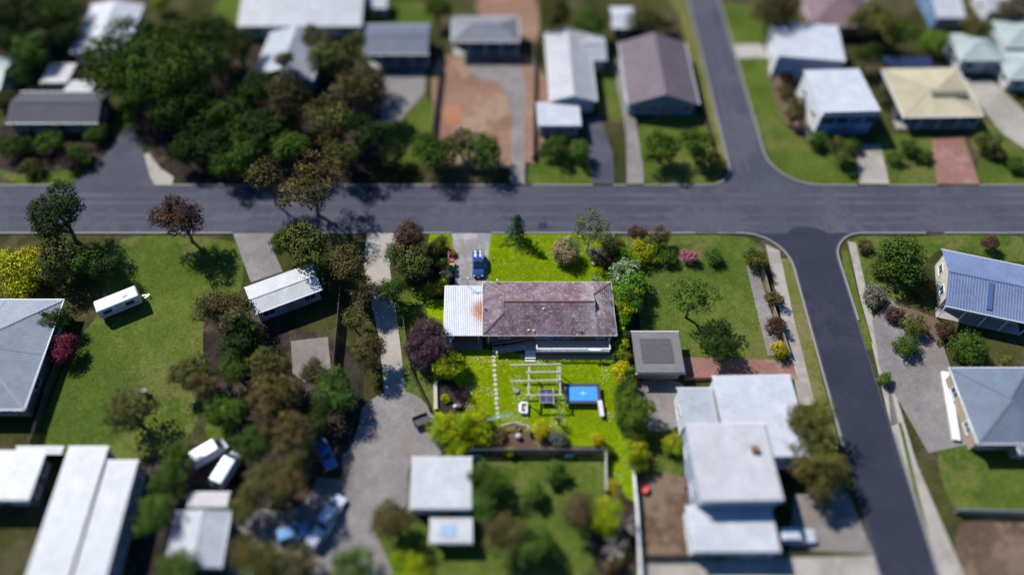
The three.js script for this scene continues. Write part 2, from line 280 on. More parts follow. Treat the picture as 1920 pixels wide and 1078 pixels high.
function slab({ E, U, S, tops }, thick = 0.1, drop = 0.006) {
  const sh = new THREE.Shape([[0, 0], [tops.at(-1)[0], 0], ...tops.slice().reverse()].map(([x, y]) => new THREE.Vector2(x, y))), g = new THREE.ExtrudeGeometry(sh, { depth: thick, bevelEnabled: false });
  const Nn = U.clone().cross(S), uv = g.attributes.uv; for (let i = 0; i < uv.count; i++) uv.setXY(i, uv.getX(i) / 12, uv.getY(i) / 12);
  return g.applyMatrix4(new THREE.Matrix4().makeBasis(U, S, Nn).setPosition(E.clone().addScaledVector(Nn, -thick - drop)));
}
function roofPlanes(kind, w, d, eave, deg, hipRun) {      // slopes, ridge and hip lines about the middle of a w x d plan
  const a = deg * Math.PI / 180, c = Math.cos(a), s = Math.sin(a), hw = w / 2, hd = d / 2, out = [], lines = [];
  const F = (tops) => ({ E: V(-hw, eave, hd), U: V(1, 0, 0), S: V(0, s, -c), tops, side: 'front' }), B = (tops) => ({ E: V(hw, eave, -hd), U: V(-1, 0, 0), S: V(0, s, c), tops, side: 'back' });
  const Lf = (tops) => ({ E: V(-hw, eave, -hd), U: V(0, 0, 1), S: V(c, s, 0), tops, side: 'left' }), R = (tops) => ({ E: V(hw, eave, hd), U: V(0, 0, -1), S: V(-c, s, 0), tops, side: 'right' });
  const t = Math.tan(a);
  if (kind === 'gableX') { const v = hd / c; out.push(F([[0, v], [w, v]]), B([[0, v], [w, v]])); lines.push([V(-hw, eave + hd * t, 0), V(hw, eave + hd * t, 0)]); }
  else if (kind === 'gableZ') { const v = hw / c; out.push(Lf([[0, v], [d, v]]), R([[0, v], [d, v]])); lines.push([V(0, eave + hw * t, -hd), V(0, eave + hw * t, hd)]); }
  else if (kind === 'hip') {
    const h = Math.min(hw, hd), v = h / c, y = eave + h * t;
    const long = (L) => [[0, 0], [h, v], [L - h, v], [L, 0]].filter((p, i, l) => !i || p[0] - l[i - 1][0] > 1e-6), short = [[0, 0], [h, v], [2 * h, 0]];
    const wide = hw >= hd; out.push(F(wide ? long(w) : short), B(wide ? long(w) : short), Lf(wide ? short : long(d)), R(wide ? short : long(d)));
    const r = wide ? [V(-hw + h, y, 0), V(hw - h, y, 0)] : [V(0, y, -hd + h), V(0, y, hd - h)];
    if (r[0].distanceTo(r[1]) > 0.1) lines.push(r);
    lines.push([V(-hw, eave, -hd), r[0]], [V(hw, eave, hd), r[1]], [V(-hw, eave, hd), wide ? r[0] : r[1]], [V(hw, eave, -hd), wide ? r[1] : r[0]]);
  } else if (kind === 'dutch') {
    const v = hd / c, vh = hipRun / c, e = 1e-3, L = [[0, 0], [hipRun, vh], [hipRun + e, v], [w - hipRun - e, v], [w - hipRun, vh], [w, 0]], sh = [[0, 0], [hipRun, vh], [d - hipRun, vh], [d, 0]], y = eave + hd * t, yh = eave + hipRun * t;
    out.push(F(L), B(L), Lf(sh), R(sh)); lines.push([V(-hw + hipRun, y, 0), V(hw - hipRun, y, 0)]);
    for (const q of [-1, 1]) for (const r of [-1, 1]) lines.push([V(q * hw, eave, r * hd), V(q * (hw - hipRun), yh, r * (hd - hipRun))]);
  } else { const v = d / c; out.push(kind === 'skillion' ? F([[0, v], [w, v]]) : { ...B([[0, v], [w, v]]) }); }
  return { slopes: out, lines, t };
}
function frameWindow(parent, T, w, h, x, y, z, turn, wallMat = W.trim) {   // a framed pane set proud of a wall that faces turn
  const loc = (g) => g.applyMatrix4(new THREE.Matrix4().makeRotationY(turn).setPosition(V(x, y, z))).applyMatrix4(T), f = 0.08;
  const win = part(parent, 'window', loc(merge([box(w, f, 0.1, 0, h / 2, 0.03), box(w + 0.1, f, 0.18, 0, -h / 2 - 0.02, 0.06), box(f, h, 0.09, -w / 2 + f / 2, 0, 0.03), box(f, h, 0.09, w / 2 - f / 2, 0, 0.03), box(0.05, h, 0.07, 0, 0, 0.03)])), wallMat);
  part(win, 'pane', loc(box(w - 0.1, h - 0.06, 0.03, 0, 0, 0.02)), W.glass);
}
// one wing of a building: corners c = back left, back right, front left of its eaves, as seen in the photograph at eave height
function wing(g, o) {
  const { c, eave = 2.8, deg = 18, roof = 'hip', over = 0.45, mat, wall = W.wallTan, pitch = 0.4, rib = 0.035, win = [2, 1, 1], door = true, verandah = 0, front = null, trim = W.trim, gutter = true } = o;
  const A = at(c[0][0], c[0][1], eave), Bp = at(c[1][0], c[1][1], eave), C = at(c[2][0], c[2][1], eave);
  const u = Bp.clone().sub(A), w = o.w ?? u.length(); u.normalize(); const v = V(-u.z, 0, u.x), d = o.d ?? C.clone().sub(A).dot(v);
  const mid = A.clone().addScaledVector(u, w / 2).addScaledVector(v, d / 2); mid.y = 0;
  const T = new THREE.Matrix4().makeRotationY(Math.atan2(-u.z, u.x)).setPosition(mid.clone().sub(g.position));
  const bake = (geo) => geo.applyMatrix4(T), R = roofPlanes(roof, w, d, eave, deg, o.hipRun);
  for (const s of R.slopes) { const m = part(g, 'roof_slope', bake(merge([ribbed(s, pitch, rib), slab(s)])), mat); m.userData.side = undefined; delete m.userData.side; }
  for (const [a, b] of R.lines) part(g, 'ridge_cap', bake(bar(a.clone().add(V(0, 0.03, 0)), b.clone().add(V(0, 0.03, 0)), 0.3, 0.07)), mat);
  const y = eave - 0.03, hw = w / 2, hd = d / 2, gz = roof !== 'gableZ', gx2 = roof === 'gableZ' || roof === 'hip';
  if (gutter) { if (gz) { part(g, 'gutter', bake(box(w + 0.24, 0.12, 0.12, 0, y, hd + 0.062)), trim); if (roof !== 'skillion') part(g, 'gutter', bake(box(w + 0.24, 0.12, 0.12, 0, y, -hd - 0.062)), trim); } if (gx2) for (const q of [-1, 1]) part(g, 'gutter', bake(box(0.12, 0.12, d, q * (hw + 0.062), y, 0)), trim); }
  // walls
  const ww = w - 2 * over, wd0 = -hd + over, wd1 = hd - over - verandah, dep = wd1 - wd0, zc = (wd0 + wd1) / 2, top = eave - 0.13 + (roof === 'skillion' || roof === 'lean' ? 0 : over * R.t * 0.9);
  const tri = (half, height, depth, turn) => { const s = new THREE.Shape([new THREE.Vector2(-half, 0), new THREE.Vector2(half, 0), new THREE.Vector2(0, height)]), e = new THREE.ExtrudeGeometry(s, { depth, bevelEnabled: false }).translate(0, top - 0.002, -depth / 2); return turn ? e.rotateY(Math.PI / 2) : e; };
  const wl = [box(ww, top, dep, 0, top / 2, zc)];
  if (roof === 'gableX') wl.push(tri((dep + verandah) / 2 - 0.02, (dep + verandah) / 2 * R.t - 0.12, ww - 0.01, true).translate(0, 0, 0));
  if (roof === 'gableZ') wl.push(tri(ww / 2 - 0.02, ww / 2 * R.t - 0.12, dep - 0.01, false).translate(0, 0, zc));
  if (roof === 'skillion') { const rise = dep * R.t, s = new THREE.Shape([new THREE.Vector2(-wd1, 0), new THREE.Vector2(-wd0, 0), new THREE.Vector2(-wd0, rise)]); wl.push(new THREE.ExtrudeGeometry(s, { depth: ww - 0.01, bevelEnabled: false }).rotateY(Math.PI / 2).translate(-ww / 2 + 0.005, top - 0.002, 0)); }
  part(g, 'wall', bake(merge(wl)), wall);
  if (front) part(g, 'front_shade_panel', bake(box(ww - 0.1, top - 0.1, 0.06, 0, top / 2, wd1 + 0.02)), front);  // added panel: the bluish shade of the front wall put into its colour
  const wy = eave * 0.52, wh = Math.min(1.2, eave * 0.42), [nf, nl, nr] = win;
  for (let i = 0; i < nf; i++) { const x = -ww / 2 + ww * (i + 0.5) / nf; if (door && i === Math.floor(nf / 2)) { const dr = part(g, 'door', bake(box(0.95, 2.02, 0.08, x, 1.03, wd1 + 0.03)), o.doorMat ?? W.timber); part(dr, 'handle', bake(box(0.05, 0.12, 0.06, x + 0.36, 1.0, wd1 + 0.09)), W.metal); } else frameWindow(g, T, Math.min(1.9, ww / nf * 0.62), wh, x, wy, wd1, 0, trim); }
  for (const [n, q] of [[nl, -1], [nr, 1]]) for (let i = 0; i < n; i++) frameWindow(g, T, Math.min(1.7, dep / n * 0.55), wh, q * ww / 2, wy, wd0 + dep * (i + 0.5) / n, q * Math.PI / 2, trim);
  if (verandah) { const n = Math.max(2, Math.round(ww / 3)); for (let i = 0; i <= n; i++) part(g, 'post', bake(box(0.12, eave - 0.11, 0.12, -hw + 0.25 + (w - 0.5) * i / n, (eave - 0.11) / 2, hd - 0.2)), trim); part(g, 'verandah_floor', bake(box(w - 0.3, 0.16, verandah + over - 0.2, 0, 0.08, wd1 + (verandah + over - 0.2) / 2 + 0.004)), W.greyTimber); }
  return { T, w, d, hw, hd, R, eave };
}
function building(name, label, category, wings, extra) {
  const w0 = wings[0], e = w0.eave ?? 2.8, p = at(...w0.c[0], e).add(at(...w0.c[1], e)).multiplyScalar(0.5); p.y = 0;
  const g = thing(name, label, category, p); const made = wings.map((w) => wing(g, w)); extra?.(g, made); return g;
}
function onSlope(m, side, u0, u1, v0, v1, thick, lift = 0.05) {     // a plate lying on a roof slope, in metres along and up the slope
  const s = m.R.slopes.find((q) => q.side === side), Nn = s.U.clone().cross(s.S), E = s.E.clone().addScaledVector(Nn, lift);
  return box(u1 - u0, v1 - v0, thick, (u0 + u1) / 2, (v0 + v1) / 2, thick / 2).applyMatrix4(new THREE.Matrix4().makeBasis(s.U, s.S, Nn).setPosition(E)).applyMatrix4(m.T);
}

// ------------------------------------------------------------ builders: foliage
const leafMat = new THREE.MeshPhysicalMaterial({ vertexColors: true, roughness: 0.8, specularIntensity: 0.12, side: THREE.DoubleSide });
const PAL = {
  lime: [[0.265, 0.325, 0.008], [0.115, 0.175, 0.008], [0.350, 0.370, 0.014]], lemon: [[0.405, 0.365, 0.008], [0.284, 0.297, 0.014], [0.486, 0.378, 0.016]], gold: [[0.446, 0.338, 0.011], [0.297, 0.257, 0.016], [0.257, 0.270, 0.027]],
  green: [[0.068, 0.128, 0.019], [0.043, 0.092, 0.016], [0.115, 0.176, 0.027]], bright: [[0.101, 0.223, 0.014], [0.074, 0.162, 0.016], [0.155, 0.270, 0.027]], dark: [[0.034, 0.058, 0.012], [0.024, 0.042, 0.010], [0.050, 0.078, 0.015]], deep: [[0.052, 0.096, 0.013], [0.036, 0.070, 0.011], [0.080, 0.126, 0.018]],
  olive: [[0.095, 0.097, 0.024], [0.062, 0.070, 0.019], [0.142, 0.135, 0.035]], brown: [[0.098, 0.082, 0.030], [0.062, 0.058, 0.020], [0.140, 0.112, 0.042]], russet: [[0.095, 0.046, 0.030], [0.057, 0.035, 0.024], [0.128, 0.076, 0.046]], purple: [[0.081, 0.041, 0.046], [0.049, 0.027, 0.032], [0.135, 0.076, 0.081]],
  moss: [[0.088, 0.135, 0.011], [0.054, 0.090, 0.010], [0.150, 0.190, 0.015]],
  pale: [[0.250, 0.317, 0.128], [0.135, 0.216, 0.047], [0.405, 0.472, 0.270]], gum: [[0.135, 0.142, 0.054], [0.081, 0.097, 0.032], [0.196, 0.189, 0.081]], tan: [[0.270, 0.223, 0.095], [0.149, 0.135, 0.049], [0.392, 0.311, 0.155]], grey: [[0.135, 0.128, 0.101], [0.088, 0.084, 0.068], [0.203, 0.189, 0.155]], spruce: [[0.060, 0.150, 0.060], [0.038, 0.100, 0.040], [0.110, 0.220, 0.105]], pink: [[0.405, 0.095, 0.216], [0.135, 0.135, 0.041], [0.540, 0.162, 0.297]], orange: [[0.675, 0.230, 0.016], [0.135, 0.162, 0.027], [0.837, 0.324, 0.027]], crimson: [[0.149, 0.024, 0.041], [0.081, 0.016, 0.027], [0.216, 0.041, 0.061]], yellow: [[0.44, 0.39, 0.018], [0.33, 0.31, 0.018], [0.50, 0.43, 0.025]],
};
function leaves(list) {                     // list of [position, normal, length, width, colour, axis]: each leaf two faces folded along its rib
  const n = list.length, pos = new Float32Array(n * 18), nor = new Float32Array(n * 18), col = new Float32Array(n * 18), a = V(0, 0, 0), t = V(0, 0, 0), b = V(0, 0, 0), n1 = V(0, 0, 0);
  list.forEach(([p, nn, L, wd, c, ax], k) => {
    t.copy(ax).addScaledVector(nn, -ax.dot(nn)); if (t.lengthSq() < 1e-4) t.set(nn.y, nn.z, -nn.x).cross(nn); t.normalize(); b.crossVectors(nn, t);
    const tip = p.clone().addScaledVector(t, L / 2).addScaledVector(nn, -L * 0.12), root = p.clone().addScaledVector(t, -L / 2), l = p.clone().addScaledVector(b, -wd / 2).addScaledVector(nn, L * 0.1), r = p.clone().addScaledVector(b, wd / 2).addScaledVector(nn, L * 0.1);
    [[root, tip, l], [root, r, tip]].forEach((q0, f) => { let q = q0; n1.subVectors(q[1], q[0]).cross(a.subVectors(q[2], q[0])).normalize(); if (n1.dot(nn) < 0) { n1.negate(); q = [q[0], q[2], q[1]]; } q.forEach((v, i) => { const o = k * 18 + f * 9 + i * 3; v.toArray(pos, o); n1.toArray(nor, o); col[o] = c[0]; col[o + 1] = c[1]; col[o + 2] = c[2]; }); });
  });
  const g = new THREE.BufferGeometry(); g.setAttribute('position', new THREE.BufferAttribute(pos, 3)); g.setAttribute('normal', new THREE.BufferAttribute(nor, 3)); g.setAttribute('color', new THREE.BufferAttribute(col, 3)); return g;
}
function dirIn(r) { const z = r() * 2 - 1, a = r() * 6.2832, s = Math.sqrt(1 - z * z); return V(s * Math.cos(a), z, s * Math.sin(a)); }
function crownLeaves(r, lobes, { leaf = 0.3, pal, dens = 1, slim = 0.6, clump = 0 }) {
  const list = [], cr = clump || leaf * 2.4;
  for (const [x, y, z, rx, ry] of lobes) {
    const hue = [0.86 + 0.3 * r(), 0.9 + 0.2 * r(), 0.8 + 0.4 * r()];
    const clumps = Math.max(14, Math.round(dens * 4.4 * rx * (rx + ry) / (cr * cr)));
    for (let i = 0; i < clumps; i++) {
      const d = dirIn(r); if (d.y < -0.75) d.y *= -0.6; if (d.y < -0.2 && r() < 0.35) d.y *= -1; const f = 0.72 + 0.33 * Math.pow(r(), 0.6) * (r() < 0.16 ? 1.55 : 1), cx = x + d.x * rx * f, cy = Math.max(0.12, y + d.y * ry * f), cz = z + d.z * rx * f;
      const base = pal[r() < 0.5 ? 0 : r() < 0.55 ? 1 : 2], tone = 0.82 + 0.36 * r(), per = 9 + Math.floor(r() * 6);
      for (let k = 0; k < per; k++) {
        const e = dirIn(r), q = Math.cbrt(r()) * cr, p = V(cx + e.x * q, Math.max(0.06, cy + e.y * q * 0.8), cz + e.z * q), nn = d.clone().multiplyScalar(0.55).add(e.clone().multiplyScalar(0.35)).add(V((r() - 0.5) * 0.9, 0.25 + (r() - 0.5) * 0.6, (r() - 0.5) * 0.9)).normalize();
        const m = tone * (0.9 + 0.25 * r()), L = leaf * (0.85 + 0.8 * r()); list.push([p, nn, L, L * slim, [base[0] * m * hue[0], base[1] * m * hue[1], base[2] * m * hue[2]], dirIn(r)]);
      }
    }
  }
  return leaves(list);
}
let seedNo = 100;
function lobesFor(r, R, RV, hc, n, open) {
  const l = [[(r() - 0.5) * R * 0.2, hc, (r() - 0.5) * R * 0.2, R * 0.6, RV * 0.64]];
  for (let i = 0; i < n; i++) { const a = i / n * 6.283 + r() * 0.8, q = R * (0.36 + 0.36 * r()) * open, s = R * (0.26 + 0.34 * r() * r() + 0.08 * r()); l.push([Math.cos(a) * q, hc + RV * (r() - 0.45) * 0.75, Math.sin(a) * q, s, s * RV / R * (0.85 + 0.3 * r())]); }
  return l;
}
// tree or shrub whose crown's middle shows at pixel (x, y) and stands hc metres up
function tree(name, label, x, y, hc, R, pal, o = {}) {
  const r = rand(++seedNo), { rv = R * 0.82, leaf = Math.max(0.2, Math.min(0.5, R * 0.085)), lobes = 6, open = 1, category = 'tree', bark = W.bark, dens = 1, slim, clump } = o, p = at(x, y, hc); p.y = 0;
  const g = thing(name, label, category, p, 0, o.group), L = lobesFor(r, R, rv, hc, lobes, open), tr = Math.max(0.05, R * 0.055);
  const tip = V((r() - 0.5) * R * 0.2, hc + rv * 0.25, (r() - 0.5) * R * 0.2);
  part(g, 'trunk', tube([V(0, -0.05, 0), V((r() - 0.5) * 0.2 * R, hc * 0.45, (r() - 0.5) * 0.2 * R), tip], tr * 1.25, tr * 0.4), bark);
  for (const q of L.slice(1, 5)) part(g, 'limb', tube([V(0, hc * 0.35, 0), V(q[0] * 0.5, hc * 0.4 + (q[1] - hc * 0.35) * 0.35, q[2] * 0.5), V(q[0], q[1], q[2])], tr * 0.6, tr * 0.18, 5), bark);
  part(g, 'crown', crownLeaves(r, L, { leaf, pal: PAL[pal], dens, slim, clump }), leafMat);
  return g;
}
const shrub = (name, label, x, y, hc, R, pal, o = {}) => tree(name, label, x, y, hc, R, pal, { category: 'shrub', leaf: Math.max(0.16, Math.min(0.3, R * 0.11)), rv: Math.min(hc * 0.98, R), ...o });
function conifer(label, x, y, h, R, pal, seed) {       // base at pixel x, y; drooping tiers
  const r = rand(seed), g = thing('conifer_tree', label, 'tree', at(x, y)), list = [];
  part(g, 'trunk', tube([V(0, -0.05, 0), V(0.05, h * 0.5, 0), V(0, h * 0.97, 0)], 0.16, 0.02), W.bark);
  for (let y0 = h * 0.12, k = 0; y0 < h * 0.96; y0 += 0.34, k++) {
    const rad = R * Math.pow(1 - y0 / h, 0.8) * (0.75 + 0.5 * r()) + 0.12, nb = 5 + Math.floor(r() * 3);
    for (let i = 0; i < nb; i++) {
      const a = k * 1.1 + i / nb * 6.283 + r() * 0.5, ln = rad * (0.55 + 0.65 * r()), end = V(Math.cos(a) * ln, y0 - ln * 0.22 + 0.1, Math.sin(a) * ln), st = V(0, y0 + 0.15, 0);
      if (ln > 0.5) part(g, 'branch', tube([st, st.clone().lerp(end, 0.5).add(V(0, 0.08, 0)), end], 0.035, 0.01, 4), W.bark);
      for (let s = 0; s < 5 + ln * 9; s++) { const f = 0.2 + 0.85 * r(), p = st.clone().lerp(end, f).add(dirIn(r).multiplyScalar(0.16)), c = PAL[pal][Math.floor(r() * 3)], m = 0.75 + 0.5 * r(); list.push([p, V((r() - 0.5) * 0.8, 1, (r() - 0.5) * 0.8).normalize(), 0.3 + 0.15 * r(), 0.11, [c[0] * m, c[1] * m, c[2] * m], V(Math.cos(a) + (r() - 0.5), 0, Math.sin(a) + (r() - 0.5))]); }
    }
  }
  part(g, 'crown', leaves(list), leafMat); return g;
}
function bareTree(name, label, x, y, h, R, mat, seed, upright = 0.6) {
  const r = rand(seed), g = thing(name, label, 'tree', at(x, y));
  part(g, 'trunk', tube([V(0, -0.05, 0), V(0.1, h * 0.25, 0.05), V(0, h * 0.5, 0)], 0.15, 0.1), mat);
  const n = 8; for (let i = 0; i < n; i++) {
    const a = i / n * 6.283 + r() * 0.5, s = V(0, h * (0.35 + 0.15 * r()), 0), e = V(Math.cos(a) * R * (0.7 + 0.4 * r()), h * (upright + 0.35 * r()), Math.sin(a) * R * (0.7 + 0.4 * r())), m = s.clone().lerp(e, 0.5).add(V((r() - 0.5) * 0.5, 0.25, (r() - 0.5) * 0.5));
    const b = part(g, 'branch', tube([s, m, e], 0.07, 0.03, 5), mat);
    for (let k = 0; k < 3; k++) { const q = m.clone().lerp(e, 0.2 + 0.25 * k), d = dirIn(r).multiplyScalar(0.55 + 0.4 * r()); d.y = Math.abs(d.y) * 0.6; part(b, 'twig', tube([q, q.clone().addScaledVector(d, 0.5).add(V(0, 0.05, 0)), q.clone().add(d).add(e.clone().sub(m).multiplyScalar(0.3))], 0.035, 0.015, 4), mat); }
  }
  return g;
}

// ------------------------------------------------------------ builders: fences, vehicles
function fence(name, label, pts, h, mat, { paled = true, rail = mat, span = 2.4, category = 'fence', cap = 0.09 } = {}) {   // pts on the ground, in pixels
  const P = pts.map(([x, y]) => at(x, y)), g = thing(name, label, category, P[0].clone()), o = P[0];
  for (let i = 0; i + 1 < P.length; i++) {
    const a = P[i].clone().sub(o), b = P[i + 1].clone().sub(o), n = Math.max(1, Math.round(a.distanceTo(b) / span)), dir = b.clone().sub(a).normalize(), side = V(-dir.z, 0, dir.x);
    for (let k = 0; k < n; k++) {
      const s = a.clone().lerp(b, k / n), e = a.clone().lerp(b, (k + 1) / n);
      part(g, 'post', box(0.11, h + 0.06, 0.11, s.x, (h + 0.06) / 2, s.z, Math.atan2(-dir.z, dir.x)), rail);
      const up = (p, y) => p.clone().add(V(0, y, 0)), s2 = s.clone().addScaledVector(dir, 0.06), e2 = e.clone().addScaledVector(dir, -0.06);
      part(g, 'rail', bar(up(s2, h - 0.05), up(e2, h - 0.05), cap, 0.05), rail);
      if (paled) {
        const L = s2.distanceTo(e2), m = Math.floor(L / 0.17), gs = []; for (let j = 0; j < m; j++) { const q = s2.clone().addScaledVector(dir, (j + 0.5) * L / m).addScaledVector(side, (j % 2 ? 0.012 : -0.012)); gs.push(box(0.15, h - 0.1, 0.02, q.x, (h - 0.1) / 2 + 0.02, q.z, Math.atan2(-dir.z, dir.x))); }
        part(g, 'paling_panel', merge(gs), mat).userData.kind = 'stuff';
      } else part(g, 'rail', bar(up(s2, h * 0.5), up(e2, h * 0.5), 0.07, 0.05), rail);
    }
    if (i === P.length - 2) part(g, 'post', box(0.11, h + 0.06, 0.11, b.x, (h + 0.06) / 2, b.z, Math.atan2(-dir.z, dir.x)), rail);
  }
  return g;
}
function loft(rings) {                      // rings of equal count, closed at both ends
  const n = rings[0].length, pos = []; const tri = (a, b, c) => pos.push(...a, ...b, ...c);
  for (let i = 0; i + 1 < rings.length; i++) for (let j = 0; j < n; j++) { const k = (j + 1) % n, A = rings[i], B = rings[i + 1]; tri(A[j], B[j], B[k]); tri(A[j], B[k], A[k]); }
  for (const [R, f] of [[rings[0], 1], [rings.at(-1), 0]]) { const c = R.reduce((s, p) => [s[0] + p[0] / n, s[1] + p[1] / n, s[2] + p[2] / n], [0, 0, 0]); for (let j = 0; j < n; j++) { const k = (j + 1) % n; f ? tri(c, R[j], R[k]) : tri(c, R[k], R[j]); } }
  const g = new THREE.BufferGeometry(); g.setAttribute('position', new THREE.Float32BufferAttribute(pos, 3)); g.setAttribute('uv', new THREE.Float32BufferAttribute(new Float32Array(pos.length / 3 * 2), 2)); g.computeVertexNormals(); return g;
}
function ring(z, w, y0, y1, r) {            // rounded rectangle across the car at length z
  const o = [], a = [[w - r, y1 - r, 0], [-(w - r), y1 - r, 90], [-(w - r), y0 + r, 180], [w - r, y0 + r, 270]];
  for (const [cx, cy, s] of a) for (let k = 0; k <= 4; k++) { const t = (s + k * 22.5) * Math.PI / 180; o.push([cx + r * Math.cos(t), cy + r * Math.sin(t), z]); }
  return o;
}
function car(name, label, p, turn, paint, { L = 4.5, H = 1.72, wide = 1.8, van = false, roofGlints = null, group } = {}) {   // faces +z
  const g = thing(name, label, van ? 'van' : 'car', p, turn, group), k = L / 4.5, hw = wide / 2, pm = new THREE.MeshPhysicalMaterial({ color: paint, roughness: 0.35, metalness: 0.25, clearcoat: 1, clearcoatRoughness: 0.08 }), belt = H * 0.56;
  part(g, 'body', loft([[-2.25, 0.80, 0.42, 0.80], [-2.20, 0.90, 0.34, 0.96], [-1.9, 1, 0.26, 1.0], [0.5, 1, 0.26, 1.0], [0.95, 0.99, 0.26, 0.985], [1.7, 0.95, 0.27, 0.90], [2.12, 0.88, 0.32, 0.80], [2.25, 0.72, 0.42, 0.66]].map(([z, f, a, b]) => ring(z * k, hw * f, a, belt * b, 0.12))), pm);
  const cab = van ? [[-2.12, 0.86, 0], [-1.95, 0.9, 1], [1.1, 0.9, 1], [1.75, 0.86, 0]] : [[-2.15, 0.84, 0], [-1.95, 0.82, 0.86], [-1.6, 0.84, 1], [-0.2, 0.84, 1], [0.2, 0.83, 0.93], [0.98, 0.86, 0]];
  part(g, 'cabin', loft(cab.map(([z, f, t]) => ring(z * k, hw * f, belt * 0.9, belt + 0.06 + (H - belt - 0.06) * t, 0.05 + 0.06 * t))), pm);
  const top = belt + 0.06 + (H - belt - 0.06);
  // glass: windscreen, rear window, side windows
  const y0 = belt + 0.09, y1 = H - 0.16, zw0 = (van ? 1.72 : 0.93) * k, zw1 = (van ? 1.14 : 0.26) * k;
  const quad = (a, b, c, d, n) => { const q = [a, b, c, d].map((v) => v.clone()), m = q.map((v) => v.clone().addScaledVector(n, -0.02)); return loft([q.map((v) => v.toArray()), m.map((v) => v.toArray())]); };
  part(g, 'windscreen', quad(V(-hw * 0.74, y0, zw0 + 0.02), V(hw * 0.74, y0, zw0 + 0.02), V(hw * 0.68, y1 + 0.03, zw1 + 0.04), V(-hw * 0.68, y1 + 0.03, zw1 + 0.04), V(0, 0.6, 0.8)).translate(0, 0.035, 0.03), W.glass);
  part(g, 'rear_window', quad(V(hw * 0.7, y0, -2.165 * k), V(-hw * 0.7, y0, -2.165 * k), V(-hw * 0.68, y1, -2.015 * k), V(hw * 0.68, y1, -2.015 * k), V(0, 0, -1)), W.glass);
  for (const s of [-1, 1]) for (const [a, b] of van ? [[0.35, 1.15]] : [[-1.85, -1.15], [-1.08, -0.3], [-0.22, 0.42]]) part(g, 'side_window', box(0.03, y1 - y0 - 0.04, (b - a) * k, s * (hw * 0.845 + 0.004), (y0 + y1) / 2 - 0.02, (a + b) / 2 * k), W.glass);
  for (const s of [-1, 1]) {
    for (const z of [-1.38, 1.42]) { const wh = part(g, 'wheel', new THREE.CylinderGeometry(0.34, 0.34, 0.22, 18).rotateZ(Math.PI / 2).translate(s * (hw - 0.1), 0.34, z * k), W.rubber); part(wh, 'rim', new THREE.CylinderGeometry(0.2, 0.2, 0.235, 12).rotateZ(Math.PI / 2).translate(s * (hw - 0.1), 0.34, z * k), W.metal); }
    part(g, 'headlight', rbox(0.34, 0.15, 0.16, 0.05, s * hw * 0.66, belt * 0.70, 2.16 * k), std(0.75, 0.77, 0.8, { roughness: 0.1 }));
    part(g, 'tail_light', rbox(0.14, 0.3, 0.08, 0.03, s * hw * 0.76, belt * 0.86, -2.19 * k), std(0.4, 0.02, 0.02, { roughness: 0.2 }));
    part(g, 'mirror', rbox(0.2, 0.15, 0.1, 0.04, s * (hw + 0.09), belt + 0.1, 0.62 * k), van ? pm : W.trim);
    if (!van) part(g, 'roof_rail', bar(V(s * hw * 0.76, H + 0.035, -1.75 * k), V(s * hw * 0.76, H + 0.035, -0.2 * k), 0.05, 0.05), s > 0 ? W.trim : W.dark);
  }
  part(g, 'bumper', rbox(wide * 0.86, 0.16, 0.16, 0.06, 0, 0.46, 2.22 * k), W.dark); part(g, 'bumper', rbox(wide * 0.86, 0.16, 0.14, 0.06, 0, 0.46, -2.23 * k), W.dark);
  part(g, 'number_plate', box(0.37, 0.12, 0.02, 0, 0.52, 2.312 * k + 0.005), W.trim);
  if (roofGlints) for (const [x, z, w, d] of roofGlints) part(g, 'roof_glint', rbox(w, 0.035, d, 0.015, x, top + 0.004, z), std(0.72, 0.66, 0.70, { roughness: 0.25 }), 'pale painted reflection on the blue roof');  // pale plates stand in for reflections on the car roof
  return g;
}

